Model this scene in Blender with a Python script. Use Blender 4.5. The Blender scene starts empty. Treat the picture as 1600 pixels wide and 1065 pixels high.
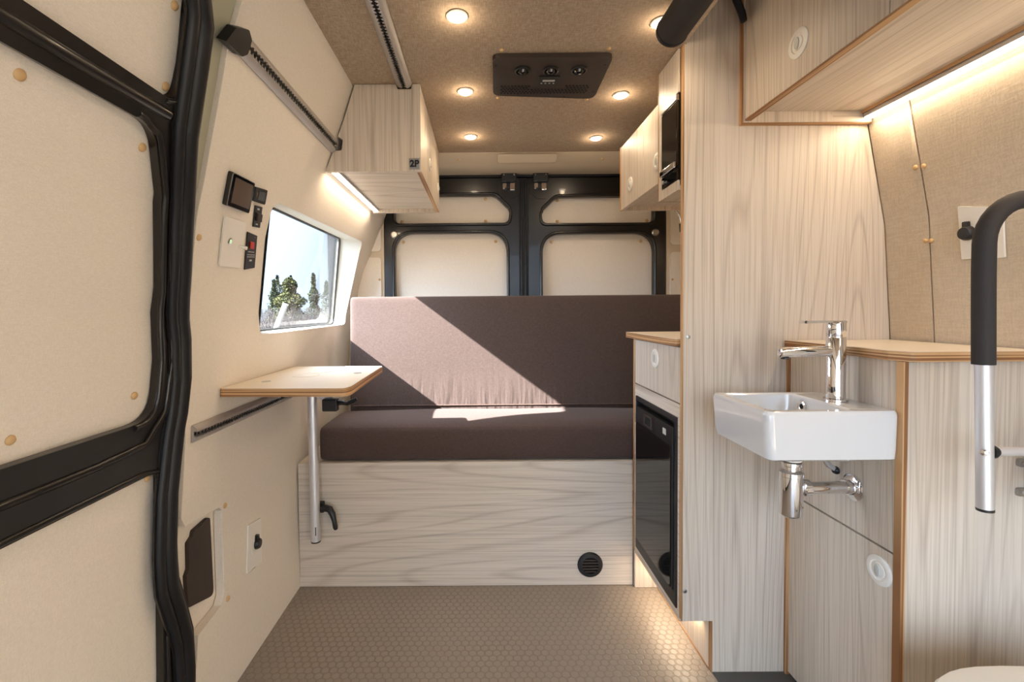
import bpy, bmesh, math, random
from mathutils import Vector, Matrix
from mathutils.geometry import tessellate_polygon
random.seed(7)
S = bpy.context.scene
COL = S.collection
PI = math.pi

# ------------------------------------------------------------------ camera
cam = bpy.data.cameras.new('camera')
co = bpy.data.objects.new('camera', cam); COL.objects.link(co)
FPX = 720.0
cam.sensor_width = 36.0; cam.sensor_fit = 'HORIZONTAL'
cam.lens = FPX * 36.0 / 1600.0
cam.shift_x = 46.988 / 1600.0
cam.shift_y = -27.372 / 1600.0
cam.clip_start = 0.02; cam.clip_end = 400
_y, _p, _r = [math.radians(a) for a in (-.063, 1.538, -.451)]
fw = Vector((math.sin(_y)*math.cos(_p), math.cos(_y)*math.cos(_p), -math.sin(_p)))
rt = Vector((math.cos(_y), -math.sin(_y), 0)); up = rt.cross(fw)
r2 = rt*math.cos(_r) + up*math.sin(_r); u2 = -rt*math.sin(_r) + up*math.cos(_r)
co.matrix_world = Matrix(((r2.x, u2.x, -fw.x, 0), (r2.y, u2.y, -fw.y, 0), (r2.z, u2.z, -fw.z, 1.0), (0, 0, 0, 1)))
S.camera = co

# ------------------------------------------------------------------ view, world, sun
S.view_settings.view_transform = 'Standard'; S.view_settings.look = 'None'
S.view_settings.gamma = 1.0; S.view_settings.use_curve_mapping = False
S.view_settings.exposure = 0.0
S.cycles.use_denoising = True
S.cycles.max_bounces = 10; S.cycles.diffuse_bounces = 6; S.cycles.transparent_max_bounces = 12
S.cycles.sample_clamp_indirect = 6.0
S.cycles.caustics_reflective = False; S.cycles.caustics_refractive = False

SUN_DIR = Vector((1.0, .43, -.74)).normalized()          # the way the sunlight travels
W = bpy.data.worlds.new('sky'); S.world = W; W.use_nodes = True
wn = W.node_tree.nodes; wl_ = W.node_tree.links; wn.clear()
tc = wn.new('ShaderNodeTexCoord')
dt = wn.new('ShaderNodeVectorMath'); dt.operation = 'DOT_PRODUCT'; dt.inputs[1].default_value = -SUN_DIR
nrm = wn.new('ShaderNodeVectorMath'); nrm.operation = 'NORMALIZE'
mx = wn.new('ShaderNodeMath'); mx.operation = 'MAXIMUM'; mx.inputs[1].default_value = 0
pw = wn.new('ShaderNodeMath'); pw.operation = 'POWER'; pw.inputs[1].default_value = 2.0
mu = wn.new('ShaderNodeMath'); mu.operation = 'MULTIPLY_ADD'; mu.inputs[1].default_value = 18.0; mu.inputs[2].default_value = 1.5
bg = wn.new('ShaderNodeBackground'); bg.inputs[0].default_value = (.64, .80, 1.0, 1)
wo = wn.new('ShaderNodeOutputWorld')
wl_.new(tc.outputs['Generated'], nrm.inputs[0]); wl_.new(nrm.outputs[0], dt.inputs[0]); wl_.new(dt.outputs['Value'], mx.inputs[0])
wl_.new(mx.outputs[0], pw.inputs[0]); wl_.new(pw.outputs[0], mu.inputs[0]); wl_.new(mu.outputs[0], bg.inputs[1]); wl_.new(bg.outputs[0], wo.inputs[0])
sl = bpy.data.lights.new('sun', 'SUN'); sl.energy = 50; sl.angle = math.radians(.6); sl.color = (1, .98, .96)
so = bpy.data.objects.new('sun', sl); COL.objects.link(so); so.location = (-6, -4, 6)
so.rotation_euler = SUN_DIR.to_track_quat('-Z', 'Y').to_euler()
WARM = (1.0, .76, .50)
P_SPOT, P_STRIP = 2.2, 3.3

# ------------------------------------------------------------------ materials
def lin(c):
    return tuple(((v/255)/12.92 if v/255 <= .04045 else (((v/255)+.055)/1.055)**2.4) for v in c) + (1,)
def base(name):
    m = bpy.data.materials.new(name); m.use_nodes = True
    n = m.node_tree.nodes; b = n['Principled BSDF']
    return m, n, m.node_tree.links, b
def plain(name, rgb, rough=.5, metal=0, spec=.5, coat=0, bump=0, bscale=200):
    m, n, l, b = base(name)
    b.inputs['Base Color'].default_value = lin(rgb); b.inputs['Roughness'].default_value = rough
    b.inputs['Metallic'].default_value = metal; b.inputs['Specular IOR Level'].default_value = spec
    b.inputs['Coat Weight'].default_value = coat
    t = n.new('ShaderNodeTexCoord'); nz = n.new('ShaderNodeTexNoise'); nz.inputs['Scale'].default_value = bscale
    nz.inputs['Detail'].default_value = 2
    l.new(t.outputs['Object'], nz.inputs['Vector'])
    rr = n.new('ShaderNodeMapRange'); rr.inputs['To Min'].default_value = max(rough-.03, 0); rr.inputs['To Max'].default_value = rough+.03
    l.new(nz.outputs['Fac'], rr.inputs['Value']); l.new(rr.outputs[0], b.inputs['Roughness'])
    if bump:
        bp = n.new('ShaderNodeBump'); bp.inputs['Strength'].default_value = bump; bp.inputs['Distance'].default_value = .001
        l.new(nz.outputs['Fac'], bp.inputs['Height']); l.new(bp.outputs[0], b.inputs['Normal'])
    return m
def mixc(n, l, fac, a, b_):
    x = n.new('ShaderNodeMix'); x.data_type = 'RGBA'
    if isinstance(fac, float): x.inputs[0].default_value = fac
    else: l.new(fac, x.inputs[0])
    for i, v in ((6, a), (7, b_)):
        if isinstance(v, tuple): x.inputs[i].default_value = v
        else: l.new(v, x.inputs[i])
    return x.outputs[2]
def fabric(name, c1, c2, scale=600, rough=.95, bump=.35, blotch=.25, sheen=0):
    m, n, l, b = base(name)
    t = n.new('ShaderNodeTexCoord')
    fs = []
    for sc in ((1, .12, 1), (1, 1, .12), (.12, 1, 1)):
        mp = n.new('ShaderNodeMapping'); mp.inputs['Scale'].default_value = sc
        nz = n.new('ShaderNodeTexNoise'); nz.inputs['Scale'].default_value = scale; nz.inputs['Detail'].default_value = 1
        l.new(t.outputs['Object'], mp.inputs[0]); l.new(mp.outputs[0], nz.inputs['Vector']); fs.append(nz.outputs['Fac'])
    a1 = n.new('ShaderNodeMath'); a1.operation = 'ADD'; l.new(fs[0], a1.inputs[0]); l.new(fs[1], a1.inputs[1])
    a2 = n.new('ShaderNodeMath'); a2.operation = 'ADD'; l.new(a1.outputs[0], a2.inputs[0]); l.new(fs[2], a2.inputs[1])
    mr = n.new('ShaderNodeMapRange'); mr.inputs['From Min'].default_value = 1.2; mr.inputs['From Max'].default_value = 1.8
    l.new(a2.outputs[0], mr.inputs['Value'])
    big = n.new('ShaderNodeTexNoise'); big.inputs['Scale'].default_value = 5; l.new(t.outputs['Object'], big.inputs['Vector'])
    mm = n.new('ShaderNodeMath'); mm.operation = 'MULTIPLY_ADD'; mm.inputs[1].default_value = blotch; l.new(big.outputs['Fac'], mm.inputs[0])
    sub = n.new('ShaderNodeMath'); sub.operation = 'SUBTRACT'; sub.inputs[1].default_value = blotch*.5
    l.new(mr.outputs[0], sub.inputs[0]); l.new(sub.outputs[0], mm.inputs[2])
    cl = n.new('ShaderNodeClamp'); l.new(mm.outputs[0], cl.inputs[0])
    l.new(mixc(n, l, cl.outputs[0], lin(c1), lin(c2)), b.inputs['Base Color'])
    b.inputs['Roughness'].default_value = rough; b.inputs['Specular IOR Level'].default_value = .15
    b.inputs['Sheen Weight'].default_value = sheen
    bp = n.new('ShaderNodeBump'); bp.inputs['Strength'].default_value = bump; bp.inputs['Distance'].default_value = .0006
    l.new(a2.outputs[0], bp.inputs['Height']); l.new(bp.outputs[0], b.inputs['Normal'])
    return m
def wood(name, axis):
    """pale elm laminate, grain along axis"""
    m, n, l, b = base(name)
    t = n.new('ShaderNodeTexCoord')
    def stretched(scale, k, det, seedoff, dist=0.0):
        mp = n.new('ShaderNodeMapping'); s = [1, 1, 1]; s[axis] = k
        mp.inputs['Scale'].default_value = s; mp.inputs['Location'].default_value = (seedoff, seedoff*1.7, seedoff*.6)
        nz = n.new('ShaderNodeTexNoise'); nz.inputs['Scale'].default_value = scale; nz.inputs['Detail'].default_value = det
        nz.inputs['Distortion'].default_value = dist
        l.new(t.outputs['Object'], mp.inputs[0]); l.new(mp.outputs[0], nz.inputs['Vector'])
        return nz.outputs['Fac']
    # cathedral figure: contour lines of a smooth stretched noise
    fig = stretched(4.0, .055, 1, 3.1, .15)
    ml = n.new('ShaderNodeMath'); ml.operation = 'MULTIPLY'; ml.inputs[1].default_value = 58; l.new(fig, ml.inputs[0])
    fr = n.new('ShaderNodeMath'); fr.operation = 'PINGPONG'; fr.inputs[1].default_value = 1.0; l.new(ml.outputs[0], fr.inputs[0])
    ln = n.new('ShaderNodeMapRange'); ln.inputs['From Min'].default_value = 0; ln.inputs['From Max'].default_value = .30
    ln.inputs['To Min'].default_value = 1; ln.inputs['To Max'].default_value = 0; l.new(fr.outputs[0], ln.inputs['Value'])
    fine = stretched(260, .012, 3, 0.0)
    mid = stretched(60, .02, 3, 9.0)
    wide = stretched(9, .08, 1, 5.0)
    r1 = n.new('ShaderNodeMapRange'); r1.inputs['From Min'].default_value = .35; r1.inputs['From Max'].default_value = .68; l.new(mid, r1.inputs['Value'])
    r2_ = n.new('ShaderNodeMapRange'); r2_.inputs['From Min'].default_value = .47; r2_.inputs['From Max'].default_value = .66; l.new(fine, r2_.inputs['Value'])
    c = mixc(n, l, r1.outputs[0], lin((218, 205, 189)), lin((206, 192, 175)))
    c = mixc(n, l, wide, c, lin((208, 197, 183)))
    g = n.new('ShaderNodeMath'); g.operation = 'MULTIPLY'; g.inputs[1].default_value = .42; l.new(r2_.outputs[0], g.inputs[0])
    c = mixc(n, l, g.outputs[0], c, lin((160, 147, 132)))
    h = n.new('ShaderNodeMath'); h.operation = 'MULTIPLY'; ra = n.new('ShaderNodeMath'); ra.operation = 'MULTIPLY_ADD'; ra.inputs[1].default_value = .65; ra.inputs[2].default_value = .35; l.new(r1.outputs[0], ra.inputs[0])
    l.new(ln.outputs[0], h.inputs[0]); l.new(ra.outputs[0], h.inputs[1])
    h2 = n.new('ShaderNodeMath'); h2.operation = 'MULTIPLY'; h2.inputs[1].default_value = .52; l.new(h.outputs[0], h2.inputs[0])
    c = mixc(n, l, h2.outputs[0], c, lin((150, 132, 117)))
    l.new(c, b.inputs['Base Color']); b.inputs['Roughness'].default_value = .42; b.inputs['Specular IOR Level'].default_value = .35
    bp = n.new('ShaderNodeBump'); bp.inputs['Strength'].default_value = .12; bp.inputs['Distance'].default_value = .0004
    l.new(fine, bp.inputs['Height']); l.new(bp.outputs[0], b.inputs['Normal'])
    return m
def ply(name, axis):
    """plywood edge, plies stacked along axis"""
    m, n, l, b = base(name)
    t = n.new('ShaderNodeTexCoord'); mp = n.new('ShaderNodeMapping')
    s = [.008, .008, .008]; s[axis] = 1; mp.inputs['Scale'].default_value = s
    nz = n.new('ShaderNodeTexNoise'); nz.inputs['Scale'].default_value = 240; nz.inputs['Detail'].default_value = 0
    l.new(t.outputs['Object'], mp.inputs[0]); l.new(mp.outputs[0], nz.inputs['Vector'])
    r = n.new('ShaderNodeMapRange'); r.inputs['From Min'].default_value = .40; r.inputs['From Max'].default_value = .56; l.new(nz.outputs['Fac'], r.inputs['Value'])
    l.new(mixc(n, l, r.outputs[0], lin((140, 96, 58)), lin((204, 164, 118))), b.inputs['Base Color'])
    b.inputs['Roughness'].default_value = .6
    return m
def emit(name, rgb, s):
    m, n, l, b = base(name)
    b.inputs['Base Color'].default_value = (.8, .8, .8, 1)
    b.inputs['Emission Color'].default_value = tuple(rgb)+(1,); b.inputs['Emission Strength'].default_value = s
    return m
def glass(name, tint=(1, 1, 1), haze=0.0):
    m, n, l, b = base(name); n.remove(b); o = n['Material Output']
    tr = n.new('ShaderNodeBsdfTransparent'); tr.inputs[0].default_value = tuple(tint)+(1,)
    gl = n.new('ShaderNodeBsdfGlossy'); gl.inputs['Roughness'].default_value = .01
    fz = n.new('ShaderNodeLayerWeight'); fz.inputs['Blend'].default_value = .06
    mp = n.new('ShaderNodeMath'); mp.operation = 'MULTIPLY'; mp.inputs[1].default_value = .5; l.new(fz.outputs['Fresnel'], mp.inputs[0])
    ms = n.new('ShaderNodeMixShader'); l.new(mp.outputs[0], ms.inputs[0]); l.new(tr.outputs[0], ms.inputs[1]); l.new(gl.outputs[0], ms.inputs[2])
    out = ms.outputs[0]
    if haze:
        df = n.new('ShaderNodeBsdfTranslucent'); df.inputs[0].default_value = (.9, .92, .95, 1)
        m2 = n.new('ShaderNodeMixShader'); m2.inputs[0].default_value = haze; l.new(out, m2.inputs[1]); l.new(df.outputs[0], m2.inputs[2]); out = m2.outputs[0]
    l.new(out, o.inputs['Surface'])
    return m
def hexfloor(name):
    m, n, l, b = base(name)
    t = n.new('ShaderNodeTexCoord'); sx = n.new('ShaderNodeSeparateXYZ'); l.new(t.outputs['Object'], sx.inputs[0])
    def M(op, a, b_=None, c=None):
        x = n.new('ShaderNodeMath'); x.operation = op
        for i, v in enumerate((a, b_, c)):
            if v is None: continue
            if isinstance(v, (int, float)): x.inputs[i].default_value = v
            else: l.new(v, x.inputs[i])
        return x.outputs[0]
    H = .0235; V = H*1.7320508
    def cell(ox, oy):
        gx = M('SUBTRACT', M('FLOORED_MODULO', M('ADD', sx.outputs[0], ox), H), H/2)
        gy = M('SUBTRACT', M('FLOORED_MODULO', M('ADD', sx.outputs[1], oy), V), V/2)
        ax, ay = M('ABSOLUTE', gx), M('ABSOLUTE', gy)
        return M('MAXIMUM', ax, M('ADD', M('MULTIPLY', ax, .5), M('MULTIPLY', ay, .8660254)))
    d = M('MINIMUM', cell(0, 0), cell(H/2, V/2))
    e = n.new('ShaderNodeMapRange'); e.interpolation_type = 'SMOOTHSTEP'
    e.inputs['From Min'].default_value = H*.5-.0032; e.inputs['From Max'].default_value = H*.5-.0008; l.new(d, e.inputs['Value'])
    nz = n.new('ShaderNodeTexNoise'); nz.inputs['Scale'].default_value = 700; l.new(t.outputs['Object'], nz.inputs['Vector'])
    c = mixc(n, l, nz.outputs['Fac'], lin((136, 125, 114)), lin((154, 143, 131)))
    em = M('MULTIPLY', e.outputs[0], .3)
    l.new(mixc(n, l, em, c, lin((98, 86, 74))), b.inputs['Base Color'])
    b.inputs['Roughness'].default_value = .36; b.inputs['Specular IOR Level'].default_value = .45
    hh = M('ADD', M('MULTIPLY', e.outputs[0], -1.0), M('MULTIPLY', nz.outputs['Fac'], .12))
    bp = n.new('ShaderNodeBump'); bp.inputs['Strength'].default_value = .7; bp.inputs['Distance'].default_value = .0009
    l.new(hh, bp.inputs['Height']); l.new(bp.outputs[0], b.inputs['Normal'])
    return m

FAB = fabric('wall_fabric', (224, 215, 203), (235, 227, 215), scale=900, bump=.2, blotch=.1)
FABR = fabric('side_wall_fabric', (194, 180, 160), (206, 193, 173), scale=260, bump=.45, blotch=.1)
CEIL = fabric('ceiling_fabric', (152, 134, 115), (184, 166, 146), scale=420)
CUSH = fabric('cushion_fabric', (74, 59, 54), (86, 71, 66), scale=700, sheen=.1)
CUSHB = fabric('backrest_fabric', (73, 60, 56), (85, 73, 68), scale=700, sheen=.1)
def gathers(m):
    # small gathers in the cloth just above the lower seam
    n, l = m.node_tree.nodes, m.node_tree.links; b = n['Principled BSDF']; prev = b.inputs['Normal'].links[0].from_socket
    t = n.new('ShaderNodeTexCoord'); mp = n.new('ShaderNodeMapping'); mp.inputs['Scale'].default_value = (1, .1, .16)
    nz = n.new('ShaderNodeTexNoise'); nz.inputs['Scale'].default_value = 34; nz.inputs['Detail'].default_value = 2
    l.new(t.outputs['Object'], mp.inputs[0]); l.new(mp.outputs[0], nz.inputs['Vector'])
    sp = n.new('ShaderNodeSeparateXYZ'); l.new(t.outputs['Object'], sp.inputs[0])
    mr = n.new('ShaderNodeMapRange'); mr.inputs['From Min'].default_value = .60; mr.inputs['From Max'].default_value = .74
    mr.inputs['To Min'].default_value = 1; mr.inputs['To Max'].default_value = .06; l.new(sp.outputs[2], mr.inputs['Value'])
    mu_ = n.new('ShaderNodeMath'); mu_.operation = 'MULTIPLY'; l.new(nz.outputs['Fac'], mu_.inputs[0]); l.new(mr.outputs[0], mu_.inputs[1])
    bp = n.new('ShaderNodeBump'); bp.inputs['Strength'].default_value = .8; bp.inputs['Distance'].default_value = .012
    l.new(mu_.outputs[0], bp.inputs['Height']); l.new(prev, bp.inputs['Normal']); l.new(bp.outputs[0], b.inputs['Normal'])
gathers(CUSHB)
CUSH2 = fabric('cushion_piping_fabric', (80, 64, 58), (98, 82, 76), scale=700)
WZ, WY, WX = wood('elm_laminate_upright', 2), wood('elm_laminate_lengthways', 1), wood('elm_laminate_across', 0)
PX, PY, PZ = ply('plywood_edge_x', 0), ply('plywood_edge_y', 1), ply('plywood_edge_z', 2)
LAM = plain('cream_laminate', (232, 220, 202), .4)
FLOOR = hexfloor('hexagon_vinyl')
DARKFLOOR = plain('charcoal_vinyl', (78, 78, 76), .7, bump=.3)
BLACK = plain('black_paint', (18, 16, 15), .30, spec=.5, coat=.2)
RUB = plain('black_rubber', (19, 19, 22), .45, spec=.4)
BPL = plain('black_plastic', (24, 23, 23), .4)
BGL = plain('black_glass', (6, 6, 7), .06, spec=.7)
BMT = plain('dark_brown_plastic', (54, 43, 37), .5)
FOAM = plain('foam_grip', (42, 37, 36), .75, bump=.3, bscale=500)
PAINT = plain('green_grey_painted_steel', (168, 166, 146), .5, bump=.05)
CREAMP = plain('cream_panel', (206, 192, 170), .8, bump=.2)
ALU = plain('brushed_aluminium', (222, 222, 226), .42, .75)
ALUD = plain('anodised_track', (178, 172, 168), .45, .4)
CHR = plain('chrome', (235, 235, 238), .05, 1)
STEEL = plain('steel', (180, 178, 175), .3, 1)
WHT = plain('white_plastic', (232, 228, 220), .4)
CER = plain('white_ceramic', (214, 215, 217), .08, spec=.6, coat=.5)
CAPM = plain('tan_screw_cap', (205, 170, 122), .5)
RED = plain('red_button', (190, 50, 36), .4)
GREYT = plain('pale_grey_print', (190, 190, 185), .5)
GREYS = plain('dim_screen', (92, 76, 64), .15)
DARK = plain('dark_void', (8, 8, 8), .8)
REV = plain('white_window_lining', (226, 224, 214), .6)
GREEN = emit('green_pilot', (.2, .9, .3), .5)
LED = emit('led_diffuser', (1, .86, .70), 9)
LENS = emit('downlight_lens', (1, .84, .64), 26)
GL = glass('window_glass'); GL2 = glass('window_glass_double', (.93, .95, .97), .35)

# ------------------------------------------------------------------ mesh helpers
def tag(o, label=None, cat=None, group=None, kind=None):
    if label: o['label'] = label
    if cat: o['category'] = cat
    if group: o['group'] = group
    if kind: o['kind'] = kind
    return o
def thing(name, loc, label, cat, group=None):
    o = bpy.data.objects.new(name, None); COL.objects.link(o); o.location = loc; o.empty_display_size = .05
    return tag(o, label, cat, group)
def obj(name, bm, mat, parent=None, bevel=0, smooth=False, sub=0, seg=2):
    bmesh.ops.remove_doubles(bm, verts=bm.verts, dist=1e-6)
    bmesh.ops.recalc_face_normals(bm, faces=bm.faces)
    me = bpy.data.meshes.new(name); 
    o = bpy.data.objects.new(name, me); COL.objects.link(o)
    if parent is not None:
        off = Vector(parent.location); q = parent.parent
        while q is not None: off += Vector(q.location); q = q.parent
        bmesh.ops.translate(bm, verts=bm.verts, vec=-off)
        o.parent = parent
    bm.to_mesh(me); bm.free(); me.materials.append(mat)
    if smooth or bevel:
        for p in me.polygons: p.use_smooth = True
    if smooth and not bevel:
        try: me.set_sharp_from_angle(angle=math.radians(38))
        except Exception: pass
    if bevel:
        b = o.modifiers.new('bevel', 'BEVEL'); b.width = bevel; b.segments = seg; b.limit_method = 'ANGLE'; b.angle_limit = math.radians(35)
        b.harden_normals = True
    if sub:
        s = o.modifiers.new('sub', 'SUBSURF'); s.levels = sub; s.render_levels = sub
    return o
def struct(name, bm, mat, parent=None, **k):
    o = obj(name, bm, mat, parent, **k)
    if parent is None: o['kind'] = 'structure'
    return o
NB = bmesh.new
def box(bm, x0, x1, y0, y1, z0, z1):
    v = [bm.verts.new((x, y, z)) for x in (x0, x1) for y in (y0, y1) for z in (z0, z1)]
    for f in ((0, 1, 3, 2), (4, 6, 7, 5), (0, 4, 5, 1), (2, 3, 7, 6), (0, 2, 6, 4), (1, 5, 7, 3)): bm.faces.new([v[i] for i in f])
    return bm
def B(*a): return box(NB(), *a)
def basis(d):
    d = Vector(d).normalized(); a = Vector((0, 0, 1)) if abs(d.z) < .9 else Vector((0, 1, 0))
    u = d.cross(a).normalized(); return u, d.cross(u).normalized()
def cyl(bm, p0, p1, r, r1=None, seg=24):
    p0, p1 = Vector(p0), Vector(p1); r1 = r if r1 is None else r1
    u, w = basis(p1-p0)
    A = [bm.verts.new(p0+(u*math.cos(2*PI*i/seg)+w*math.sin(2*PI*i/seg))*r) for i in range(seg)]
    C_ = [bm.verts.new(p1+(u*math.cos(2*PI*i/seg)+w*math.sin(2*PI*i/seg))*r1) for i in range(seg)]
    for i in range(seg): bm.faces.new((A[i], A[(i+1) % seg], C_[(i+1) % seg], C_[i]))
    bm.faces.new(A); bm.faces.new(C_); return bm
def tube(bm, pts, r, seg=12):
    pts = [Vector(p) for p in pts]; rings = []; u = None
    for i, p in enumerate(pts):
        d = (pts[min(i+1, len(pts)-1)]-pts[max(i-1, 0)]).normalized()
        if u is None: u, w = basis(d)
        else: u = (u-d*u.dot(d)).normalized(); w = d.cross(u)
        rr = r[i] if isinstance(r, (list, tuple)) else r
        rings.append([bm.verts.new(p+(u*math.cos(2*PI*k/seg)+w*math.sin(2*PI*k/seg))*rr) for k in range(seg)])
    for a, b in zip(rings, rings[1:]):
        for k in range(seg): bm.faces.new((a[k], a[(k+1) % seg], b[(k+1) % seg], b[k]))
    bm.faces.new(rings[0]); bm.faces.new(rings[-1]); return bm
def lathe(bm, prof, loc, axis, seg=32, sx=1, sy=1):
    """profile (r, h) turned about axis through loc"""
    loc = Vector(loc); a = Vector(axis).normalized(); u, w = basis(a); rings = []
    for r, h in prof:
        rings.append([bm.verts.new(loc+a*h+(u*math.cos(2*PI*k/seg)*sx+w*math.sin(2*PI*k/seg)*sy)*max(r, 1e-5)) for k in range(seg)])
    for p, q in zip(rings, rings[1:]):
        for k in range(seg): bm.faces.new((p[k], p[(k+1) % seg], q[(k+1) % seg], q[k]))
    bm.faces.new(rings[0]); bm.faces.new(rings[-1]); return bm
def rpoly(pts, n=6):
    """(u, v, r) -> polygon with rounded corners"""
    out = []; N = len(pts)
    for i, p in enumerate(pts):
        r = p[2] if len(p) > 2 else 0
        P = Vector(p[:2])
        if r <= 0: out.append((P.x, P.y)); continue
        a = (Vector(pts[i-1][:2])-P); b = (Vector(pts[(i+1) % N][:2])-P); la, lb = a.length, b.length
        a.normalize(); b.normalize(); ang = a.angle(b); t = min(r/math.tan(ang/2), la*.49, lb*.49)
        A, Bp = P+a*t, P+b*t
        for k in range(n+1):
            s = k/n; out.append(tuple((A*(1-s)**2+P*2*s*(1-s)+Bp*s*s)))
    return out
def rrect(u0, u1, v0, v1, r, n=6): return rpoly([(u0, v0, r), (u1, v0, r), (u1, v1, r), (u0, v1, r)], n)
def prism(poly, d0, d1, mp, holes=(), vcuts=(), bm=None, ucuts=()):
    """flat polygon (u, v) with holes, given thickness d0..d1, bent onto a surface by mp(u, v, d)"""
    t = NB(); loops = [[Vector((a, b, 0)) for a, b in poly]]+[[Vector((a, b, 0)) for a, b in h] for h in holes]
    flat = [p for L in loops for p in L]
    vs = [t.verts.new(p) for p in flat]
    for tri in tessellate_polygon(loops):
        try: t.faces.new([vs[i] for i in tri])
        except ValueError: pass
    for c in vcuts:
        bmesh.ops.bisect_plane(t, geom=t.verts[:]+t.edges[:]+t.faces[:], plane_co=(0, c, 0), plane_no=(0, 1, 0), dist=1e-6)
    for c in ucuts:
        bmesh.ops.bisect_plane(t, geom=t.verts[:]+t.edges[:]+t.faces[:], plane_co=(c, 0, 0), plane_no=(1, 0, 0), dist=1e-6)
    bmesh.ops.remove_doubles(t, verts=t.verts, dist=1e-6)
    bm = bm or NB(); t.verts.index_update()
    A = [bm.verts.new(mp(v.co.x, v.co.y, d0)) for v in t.verts]; Bv = [bm.verts.new(mp(v.co.x, v.co.y, d1)) for v in t.verts]
    for f in t.faces:
        ids = [v.index for v in f.verts]
        bm.faces.new([A[i] for i in reversed(ids)]); bm.faces.new([Bv[i] for i in ids])
    for e in t.edges:
        if len(e.link_faces) == 1:
            i, j = e.verts[0].index, e.verts[1].index
            bm.faces.new((A[i], A[j], Bv[j], Bv[i]))
    t.free(); return bm
def loft(bm, L0, L1):
    n_ = len(L0); A = [bm.verts.new(p) for p in L0]; C_ = [bm.verts.new(p) for p in L1]
    for i in range(n_): bm.faces.new((A[i], A[(i+1) % n_], C_[(i+1) % n_], C_[i]))
    return A, C_
mXZ = lambda y0: (lambda u, v, d: Vector((u, y0+d, v)))       # u=x v=z d=y
mYZ = lambda x0: (lambda u, v, d: Vector((x0+d, u, v)))       # u=y v=z d=x
mXY = lambda z0: (lambda u, v, d: Vector((u, v, z0+d)))       # u=x v=y d=z
def textmesh(name, txt, size, mat, parent, M, extrude=.0006, bold=0.0):
    c = bpy.data.curves.new(name, 'FONT'); c.body = txt; c.size = size; c.extrude = extrude; c.align_x = 'CENTER'; c.align_y = 'CENTER'; c.offset = bold
    o = bpy.data.objects.new(name, c); COL.objects.link(o)
    bpy.context.view_layer.update()
    me = bpy.data.meshes.new_from_object(o.evaluated_get(bpy.context.evaluated_depsgraph_get()))
    bpy.data.objects.remove(o); bpy.data.curves.remove(c)
    me.transform(M); off = Vector(parent.location); me.transform(Matrix.Translation(-off)); me.materials.clear(); me.materials.append(mat)
    q = bpy.data.objects.new(name, me); COL.objects.link(q); q.parent = parent
    return q

# ------------------------------------------------------------------ van side profiles
WLP = [(-.672, 0), (-.679, .46), (-.672, .75), (-.645, 1.0), (-.59, 1.2), (-.49, 1.44), (-.455, 1.53), (-.397, 1.705), (-.38, 1.76)]
WOP = [(-.78, -.05), (-.78, 0), (-.76, .6), (-.709, .94), (-.64, 1.3), (-.56, 1.72), (-.55, 1.78)]
WRP = [(1.10, 0), (1.106, .6), (1.104, .924), (1.085, 1.224), (1.035, 1.496), (.98, 1.705), (.92, 1.88)]
def prof(P, z):
    for (x0, z0), (x1, z1) in zip(P, P[1:]):
        if z <= z1: return x0+(x1-x0)*(z-z0)/(z1-z0), (x1-x0)/(z1-z0)
    return P[-1][0], (P[-1][0]-P[-2][0])/(P[-1][1]-P[-2][1])
def smoothprof(P, z):
    h = .05; xs = [prof(P, min(max(z+k*h, P[0][1]), P[-1][1]))[0] for k in (-1, -.5, 0, .5, 1)]
    x = xs[2]; s = (xs[4]-xs[0])/(2*h); return x, s
def mL(y, z, d):
    x, s = smoothprof(WLP, z); n_ = Vector((1, 0, -s)).normalized(); return Vector((x, y, z))+n_*d
def mLO(y, z, d):
    x, s = prof(WOP, z); return Vector((x-d, y, z))
def mR(y, z, d):
    x, s = smoothprof(WRP, z); n_ = Vector((-1, 0, s)).normalized(); return Vector((x, y, z))+n_*d
VC = [.46, .75, .9, 1.0, 1.1, 1.2, 1.32, 1.44, 1.53, 1.62]
VO = [0, .6, .94, 1.3]
VRC = [.6, .924, 1.05, 1.224, 1.36, 1.496, 1.6]

# ------------------------------------------------------------------ shell
WIN_IN = [(1.227, 1.297), (2.10, 1.317), (2.19, .943), (1.352, .935)]
WIN_OUT = [(1.39, 1.322), (2.075, 1.332), (2.188, .942), (1.44, .942)]
win_in = rpoly([(a, b, .03) for a, b in WIN_IN], 5); win_out = rpoly([(a, b, .03) for a, b in WIN_OUT], 5)
wl_poly = [(.85, 1.705), (2.3, 1.705), (2.3, 0), (1.05, 0), (1.05, .142), (1.066, .241), (1.163, .249), (1.177, .27), (1.180, .49), (1.165, .502),
           (1.033, .516), (1.019, .54), (1.034, .71), (1.031, .941), (.98, 1.122), (.944, 1.259), (.872, 1.487), (.868, 1.578)]
wall_left = struct('wall_left', prism(wl_poly, -.022, 0, mL, [win_in], VC), FAB, bevel=.003)
struct('outer_skin', prism([(-1.3, -.05), (2.42, -.05), (2.42, 1.76), (-1.3, 1.76)], 0, .012, mLO, [win_out], VO), PAINT, wall_left)
# pillar of painted steel between door seal and fabric lining
struct('trim_1', prism([(.70, 1.705), (.90, 1.705), (.905, 1.5), (.98, 1.25), (1.06, 1.1), (1.22, .6), (1.22, .16), (1.10, .12), (1.10, 0), (.98, 0), (.98, .6), (.93, 1.1), (.82, 1.4)], -.04, -.024, mL, (), VC), FAB)
struct('trim_6', prism([(.70, 1.704), (.868, 1.704), (.866, 1.578), (.870, 1.487), (.942, 1.259), (.978, 1.122), (1.020, .98), (1.000, .96), (.95, 1.1), (.90, 1.21), (.84, 1.33), (.79, 1.45), (.76, 1.52)], -.0225, -.010, mL, (), VC), PAINT)['label'] = 'grey green painted steel pillar beside the door seal'
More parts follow.
